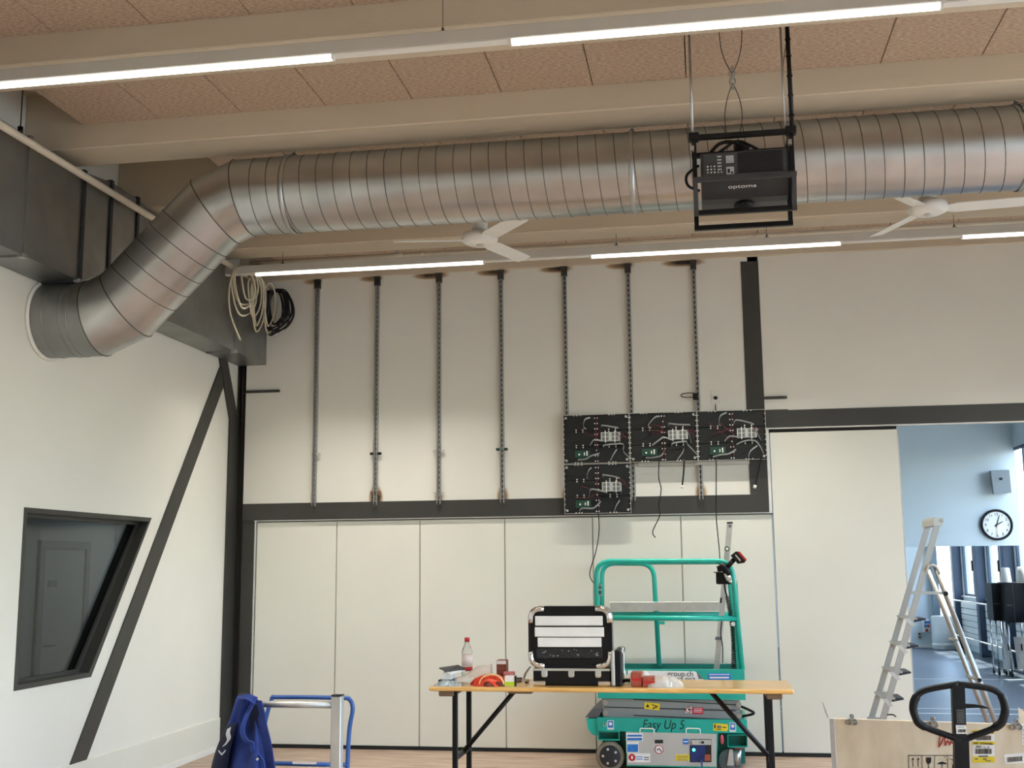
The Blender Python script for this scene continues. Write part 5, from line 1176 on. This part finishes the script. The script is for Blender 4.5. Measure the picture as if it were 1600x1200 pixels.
def ktext(body, px, py, size, parent, sq=1): p = atK(px, py, KS-.0025); text('printed_text', body, size, p, KU, ZV, INK, parent, squeeze=sq)
ktext('NOT - CONVEYABLE', 1522, 1162.8, .0115, lb, .66); ktext('FRA  L  A', 1525, 1168.5, .013, lb); label_('printed_line', rect(1529, 1180.5, 1544, 1183), INKG, lb, KS-.002); label_('printed_line', rect(1523, 1185, 1528, 1187), INKG, lb, KS-.002); label_('printed_line', rect(1536, 1185, 1542, 1187), INKG, lb, KS-.002); label_('printed_line', rect(1540, 1188, 1548, 1189.5), INKG, lb, KS-.002)
l2_ = label_('barcode_label', [(1568, 1179), (1612, 1175), (1613, 1191), (1571, 1194)], PAPER, frp); barcode(1574, 1183.5, 1597, 1191, l2_, KS-.001, 4, .08)
l3_ = label_('side_label', rect(1597, 1135, 1612, 1164), PAPER, frp)
for y_ in (1140, 1147, 1153, 1159): label_('printed_line', rect(1599, y_, 1611, y_+1), INK, l3_, KS-.001)
# handling symbols printed on the board
ax = lambda r4: label_('symbol_line', r4, INK, sym, KS-.001)
sym = label_('handling_symbols', rect(1419, 1180, 1500, 1181), INK, frp)
for x in (1419.5, 1440.5, 1460, 1480.5, 1500): ax(rect(x, 1180, x+.8, 1206))
for x in (1426.5, 1434.8): ax(rect(x-.5, 1186, x+.5, 1198)); ax([(x-2, 1187), (x, 1183.5), (x+2, 1187)])
ax(rect(1423, 1200, 1438, 1201))
ax([(1447, 1183.5), (1455, 1183.5), (1455, 1190), (1453, 1193.5), (1449, 1193.5), (1447, 1190)]); ax(rect(1450.5, 1193, 1451.8, 1205))
ax([(1464, 1194), (1467, 1191.5), (1472, 1190), (1477, 1191.5), (1480, 1194)]); ax(rect(1471.6, 1194, 1472.4, 1204))
for k_, (x, y) in enumerate(((1466, 1188), (1469, 1186), (1472, 1188), (1475, 1185), (1478, 1188), (1474, 1182.5), (1477, 1183))): ax([(x, y), (x+1, y-1.6), (x+1.5, y-1.3), (x+.5, y+.2)])
for a, b in (((1483, 1184), (1492, 1189)), ((1486, 1194), (1490, 1184)), ((1490, 1188), (1496, 1187))): ax([(a[0], a[1]), (b[0], b[1]), (b[0], b[1]+.8), (a[0], a[1]+.8)])
ax(rect(1488, 1194, 1498, 1204))
scr = [(1462, 1147.5), (1470, 1146), (1468, 1156), (1467, 1167), (1470, 1163), (1476, 1152), (1477, 1165), (1481, 1157), (1484, 1164), (1486, 1158), (1489, 1161), (1492, 1144), (1488, 1146)]
obj('red_handwriting', MB().tube(spline([atK(x, y, KS-.0005) for x, y in scr], 5), .0022, n=5), mat('red_marker_ink', srgb(178, 40, 36), .6, 0, .05, 10), frp)

# ================================================================== PALLET TRUCK
PY_ = 4.80
pt = thing('pallet_truck', (atY(1497, 1150, PY_).x, PY_+.1, 0), 'black pallet truck with loop handle in front of the plywood crate', 'pallet truck')
Q = lambda x, y, d=0: atY(x, y, PY_+d)
hp2 = [Q(*p) for p in ((1497, 1069), (1540, 1074.5), (1558, 1081), (1567, 1092), (1570.5, 1108), (1568, 1122), (1563, 1131), (1548, 1140), (1520, 1150.5), (1500, 1158))]
hp3 = [Q(*p) for p in ((1497, 1069), (1455, 1076), (1438, 1082.5), (1429, 1094), (1427, 1108), (1431, 1121), (1436, 1130), (1452, 1139), (1480, 1149), (1503, 1158))]
for h3 in (hp2, hp3):
    P = spline(h3, 5); n = len(P)
    obj('handle_loop', MB().tube(P, [.0125+(.0035 if .28 < i/n < .72 else 0) for i in range(n)], n=14), BLACK, pt)
ps1 = obj('shaft', MB().prism([Q(1487.5, 1068, -.012), Q(1507.5, 1068, -.012), Q(1510.5, 1148, -.012), Q(1514, 1156, -.012), Q(1517, 1260, -.012), Q(1493, 1260, -.012), Q(1491.5, 1156, -.012), Q(1490.5, 1148, -.012)], (0, .035, 0)), BLACK, pt)
zsh = Q(1505, 1258).z; xsh = Q(1505, 1258).x
obj('drawbar', MB().cyl((xsh, PY_+.005, zsh+.02), (xsh, PY_+.16, .30), .024, n=14), BLACK, pt)
obj('lever', MB().prism([Q(1508, 1100), Q(1522, 1100.5), Q(1536, 1102.5), Q(1543, 1105.5), Q(1547, 1108), Q(1538, 1107), Q(1528, 1106), Q(1508, 1107)], (0, .016, 0)), BLACK, pt)
lbl = obj('warning_label', MB().prism([Q(*p, -.0145) for p in ((1494, 1108), (1508, 1108), (1509, 1131), (1495, 1131))], (0, .001, 0)), mat('dark_print_label', srgb(44, 44, 46), .5, 0, .3, 60), ps1)
for k_ in range(7): obj('printed_line', MB().prism([Q(x, y, -.0155) for x, y in ((1495.5, 1110+k_*3), (1506, 1110+k_*3), (1506, 1110.8+k_*3), (1495.5, 1110.8+k_*3))], (0, .0005, 0)), INKG, lbl)
lb2 = obj('barcode_label', MB().prism([Q(*p, -.0145) for p in ((1493.5, 1133), (1509.5, 1133), (1511, 1146.5), (1494.5, 1146.5))], (0, .001, 0)), PAPER, ps1)
barcode(1497, 1139.5, 1508.5, 1144.5, lb2, PY_-.0155, 8, at=atY)
for y_ in (1134.5, 1136.5): obj('printed_line', MB().prism([Q(x, y, -.0155) for x, y in ((1496, y_), (1507, y_), (1507, y_+.6), (1496, y_+.6))], (0, .0005, 0)), INKG, lb2)
obj('pump_body', MB().cyl((xsh, PY_+.20, .12), (xsh, PY_+.20, .38), .07, n=20), BLACK, pt)
obj('steer_axle', MB().cyl((xsh-.08, PY_+.20, .09), (xsh+.08, PY_+.20, .09), .02, n=10), GALV, pt)
for s in (-1, 1):
    obj('steer_wheel', MB().cyl((xsh+s*.05-.025, PY_+.20, .09), (xsh+s*.05+.025, PY_+.20, .09), .09, n=24), RUBBER, pt)
    obj('fork', MB().box((xsh+s*.20-.075, PY_+.27, .09), (xsh+s*.20+.075, PY_+1.3, .135), .006), RED, pt)
obj('fork_bridge', MB().box((xsh-.28, PY_+.25, .09), (xsh+.28, PY_+.33, .34), .01), RED, pt)

# ================================================================== NEXT ROOM
ck = thing('wall_clock', (4.75, 19.98, 2.32), 'round white wall clock with black rim on the bulkhead', 'clock')
cc = atY(1557.5, 820, 19.97); cr0 = .235
obj('clock_face', MB().cyl(cc+Vector((0, .028, 0)), cc, cr0, n=48), WHITE, ck)
obj('clock_rim', MB().tube([cc+Vector((cr0*math.cos(t), 0, cr0*math.sin(t))) for t in [2*pi*q/64 for q in range(64)]], .021, n=8, closed=True), BLACK, ck)
for h_ in range(1, 13):
    t = math.radians(90-30*h_); p = cc+Vector((.175*math.cos(t), -.002, .175*math.sin(t)-.022)); text('numeral', str(h_), .062, p, XV, ZV, INK, ck, 'CENTER')
for nm, ang, L_, w_ in (('hour_hand', 90-61, .11, .011), ('minute_hand', 90-18, .165, .008)):
    t = math.radians(ang); u = Vector((math.cos(t), 0, math.sin(t))); n_ = Vector((-math.sin(t), 0, math.cos(t))); c_ = cc+Vector((0, -.006, 0)); obj(nm, MB().prism([c_-u*.04-n_*w_, c_+u*L_-n_*w_*.6, c_+u*L_+n_*w_*.6, c_-u*.04+n_*w_], (0, .002, 0)), INK, ck)
t = math.radians(-92); c_ = cc+Vector((0, -.009, 0)); obj('second_hand', MB().cyl(c_, c_+Vector((math.cos(t), 0, math.sin(t)))*.17, .0025, n=5), RED, ck)
ws = thing('wall_speaker', atY(1565, 754, 19.9), 'grey box loudspeaker tilted on the bulkhead above the clock', 'speaker')
q4 = [atY(*p, 19.80) for p in ((1548, 736), (1577, 734.5), (1580.5, 770), (1553, 772.5))]
obj('speaker_cabinet', MB().prism(q4, (.02, .17, .02)), mat('grey_speaker_grille', srgb(140, 146, 148), .6, 0, .05, 60), ws)
obj('speaker_badge', MB().box(atY(1562, 750, 19.79), atY(1566, 746.5, 19.8)), INK, ws)
# far-end things by the window wall
bn_ = thing('round_bin', (4.72, 24.72, 0), 'white cylindrical bin standing in the far corner', 'bin')
bc = Vector((4.69, 24.55, 0)); obj('bin_body', MB().lathe([(.23, 0), (.25, .02), (.25, .64), (.22, .66)], bc, 32), RAD, bn_); obj('bin_band', MB().lathe([(.252, .08), (.256, .09), (.256, .12), (.252, .13)], bc, 32), WHITE, bn_)
so_ = thing('power_outlet_box', atY(1448, 980, 24.95), 'white outlet box with blue and red sockets on the far wall', 'outlet')
a, b = atY(1443, 988, 24.9), atY(1453, 968, 24.9); obj('outlet_case', MB().box((a.x, 24.9, a.z), (b.x, 25.0, b.z), .008), WHITE, so_)
for k_, (px, py, m_) in enumerate(((1446, 972, BLUEST), (1450.5, 972, BLUEST), (1446, 978, BLUEST), (1450.5, 978, RED), (1448, 985, RED))): p = atY(px, py, 24.89); obj('socket', MB().cyl(p, p+Vector((0, -.03, 0)), .026, n=12), m_, so_)
sw_ = thing('wall_socket', atY(1437, 993, 24.98), 'white double wall socket low on the far wall', 'socket')
a, b = atY(1434, 999, 24.98), atY(1440, 987, 24.98); obj('socket_plate', MB().box((a.x, 24.975, a.z), (b.x, 25, b.z), .004), GREYM, sw_)
for f in (.3, .7): obj('socket_hole', MB().cyl(((a.x+b.x)/2, 24.97, a.z+(b.z-a.z)*f), ((a.x+b.x)/2, 24.976, a.z+(b.z-a.z)*f), .02, n=10), INK, sw_)
for k_, (y0_, y1_, lb) in enumerate(((22.75, 24.45, 'white ribbed radiator below the far window nearest the bin'), (20.7, 22.4, 'white ribbed radiator below the window behind the black cabinets'), (18.65, 20.35, 'white ribbed radiator near the black cabinets, closest to the doorway'))):
    ra = thing('radiator', (XR-.06, (y0_+y1_)/2, .12), lb, 'radiator', 'radiators below the windows')
    for z in [.14+.115*q for q in range(7)]: obj('radiator_panel', MB().box((XR-.09, y0_, z), (XR-.03, y1_, z+.105), .006), RAD, ra)
    for y in (y0_+.2, y1_-.2): obj('radiator_bracket', MB().box((XR-.05, y-.02, 0), (XR-.03, y+.02, .9)), RAD, ra)
    obj('valve', MB().cyl((XR-.12, y0_+.06, .80), (XR-.06, y0_+.06, .80), .035, n=12), BLACK, ra)
hr = thing('heating_pipe', (XR-.25, 21, .9), 'pair of white pipes running along in front of the radiators', 'pipe')
for z in (.98, .30): obj('pipe', MB().cyl((XR-.26, 12, z), (XR-.26, 24.8, z), .014, n=10), WHITE, hr)
for y in (14.5, 18.5, 22.55, 24.6):
    for z in (.98, .30): obj('pipe_bracket', MB().box((XR-.26, y-.01, z-.01), (XR-.18, y+.01, z+.01)), WHITE, hr)
for k_, (a_, b_, lb) in enumerate(((1553, 1571.5, 'black cabinet on chrome legs near the windows, left of two'), (1573, 1604, 'black cabinet on chrome legs near the windows, right of two'))):
    Yk = 19.0-.25*k_; p, q = atY(a_, 970+3*k_, Yk), atY(b_, 911-k_, Yk)
    cbx = thing('stand_cabinet', ((p.x+q.x)/2, Yk+.2, 0), lb, 'cabinet', 'black cabinets in the next room')
    obj('cabinet_body', MB().box((p.x, Yk, p.z), (q.x, Yk+.4, q.z), .006), BLACK, cbx)
    obj('door_seam', MB().box((p.x+.12, Yk-.004, p.z+.02), (p.x+.128, Yk, q.z-.02)), STEEL, cbx)
    obj('grille', MB().box((p.x+.02, Yk-.004, p.z+.25), (p.x+.10, Yk, p.z+.27)), STEEL, cbx)
    for x in (p.x+.03, q.x-.03):
        for y in (Yk+.03, Yk+.37): 
            lg = obj('chrome_leg', MB().cyl((x, y, .06), (x, y, p.z), .012, n=10), CHROME, cbx); obj('castor', MB().cyl((x-.012, y, .035), (x+.012, y, .035), .035, n=14), RUBBER, lg)
    obj('base_bar', MB().cyl((p.x+.03, Yk+.03, .10), (q.x-.03, Yk+.03, .10), .012, n=8), CHROME, cbx)
    obj('base_bar', MB().cyl((p.x+.03, Yk+.03, .10), (p.x+.03, Yk+.37, .10), .012, n=8), CHROME, cbx)
    tz_ = q.z; xc = atY(1571 if k_ == 0 else 1597, 900, Yk+.15).x
    cup = thing('white_cup', (xc, Yk+.15, tz_), 'upturned white tub on the left black cabinet' if k_ == 0 else 'upturned white tub on the right black cabinet', 'tub', 'white tubs on the cabinets')
    obj('tub_wall', MB().lathe([(.085, 0), (.085, .015), (.065, .225), (.05, .235)], (xc, Yk+.15, tz_), 24), WHITE, cup)
    obj('tub_rim', MB().lathe([(.087, 0), (.092, .006), (.087, .014)], (xc, Yk+.15, tz_), 24), WHITE, cup)
for k_, (a_, b_) in enumerate(((1572, 1582), (1590, 1606))):
    p = atY(a_, 1032+2*k_, 18.9); q = atY(b_, 995+k_, 18.9)
    bb_ = thing('white_board', ((p.x+q.x)/2, 18.95, max(0, p.z)), ('narrow' if k_ == 0 else 'wide')+' white panel leaning below the black cabinets', 'panel', 'white panels below the cabinets')
    obj('panel_sheet', MB().prism([(p.x, 18.9, .08), (q.x, 18.9, .08), (q.x-.02, 19.02, q.z), (p.x-.0, 19.02, q.z)], (0, .02, 0)), RAD, bb_)
    obj('panel_handle', MB().box(((p.x+q.x)/2-.008, 18.93, .38), ((p.x+q.x)/2+.008, 18.95, .48)), INK, bb_)
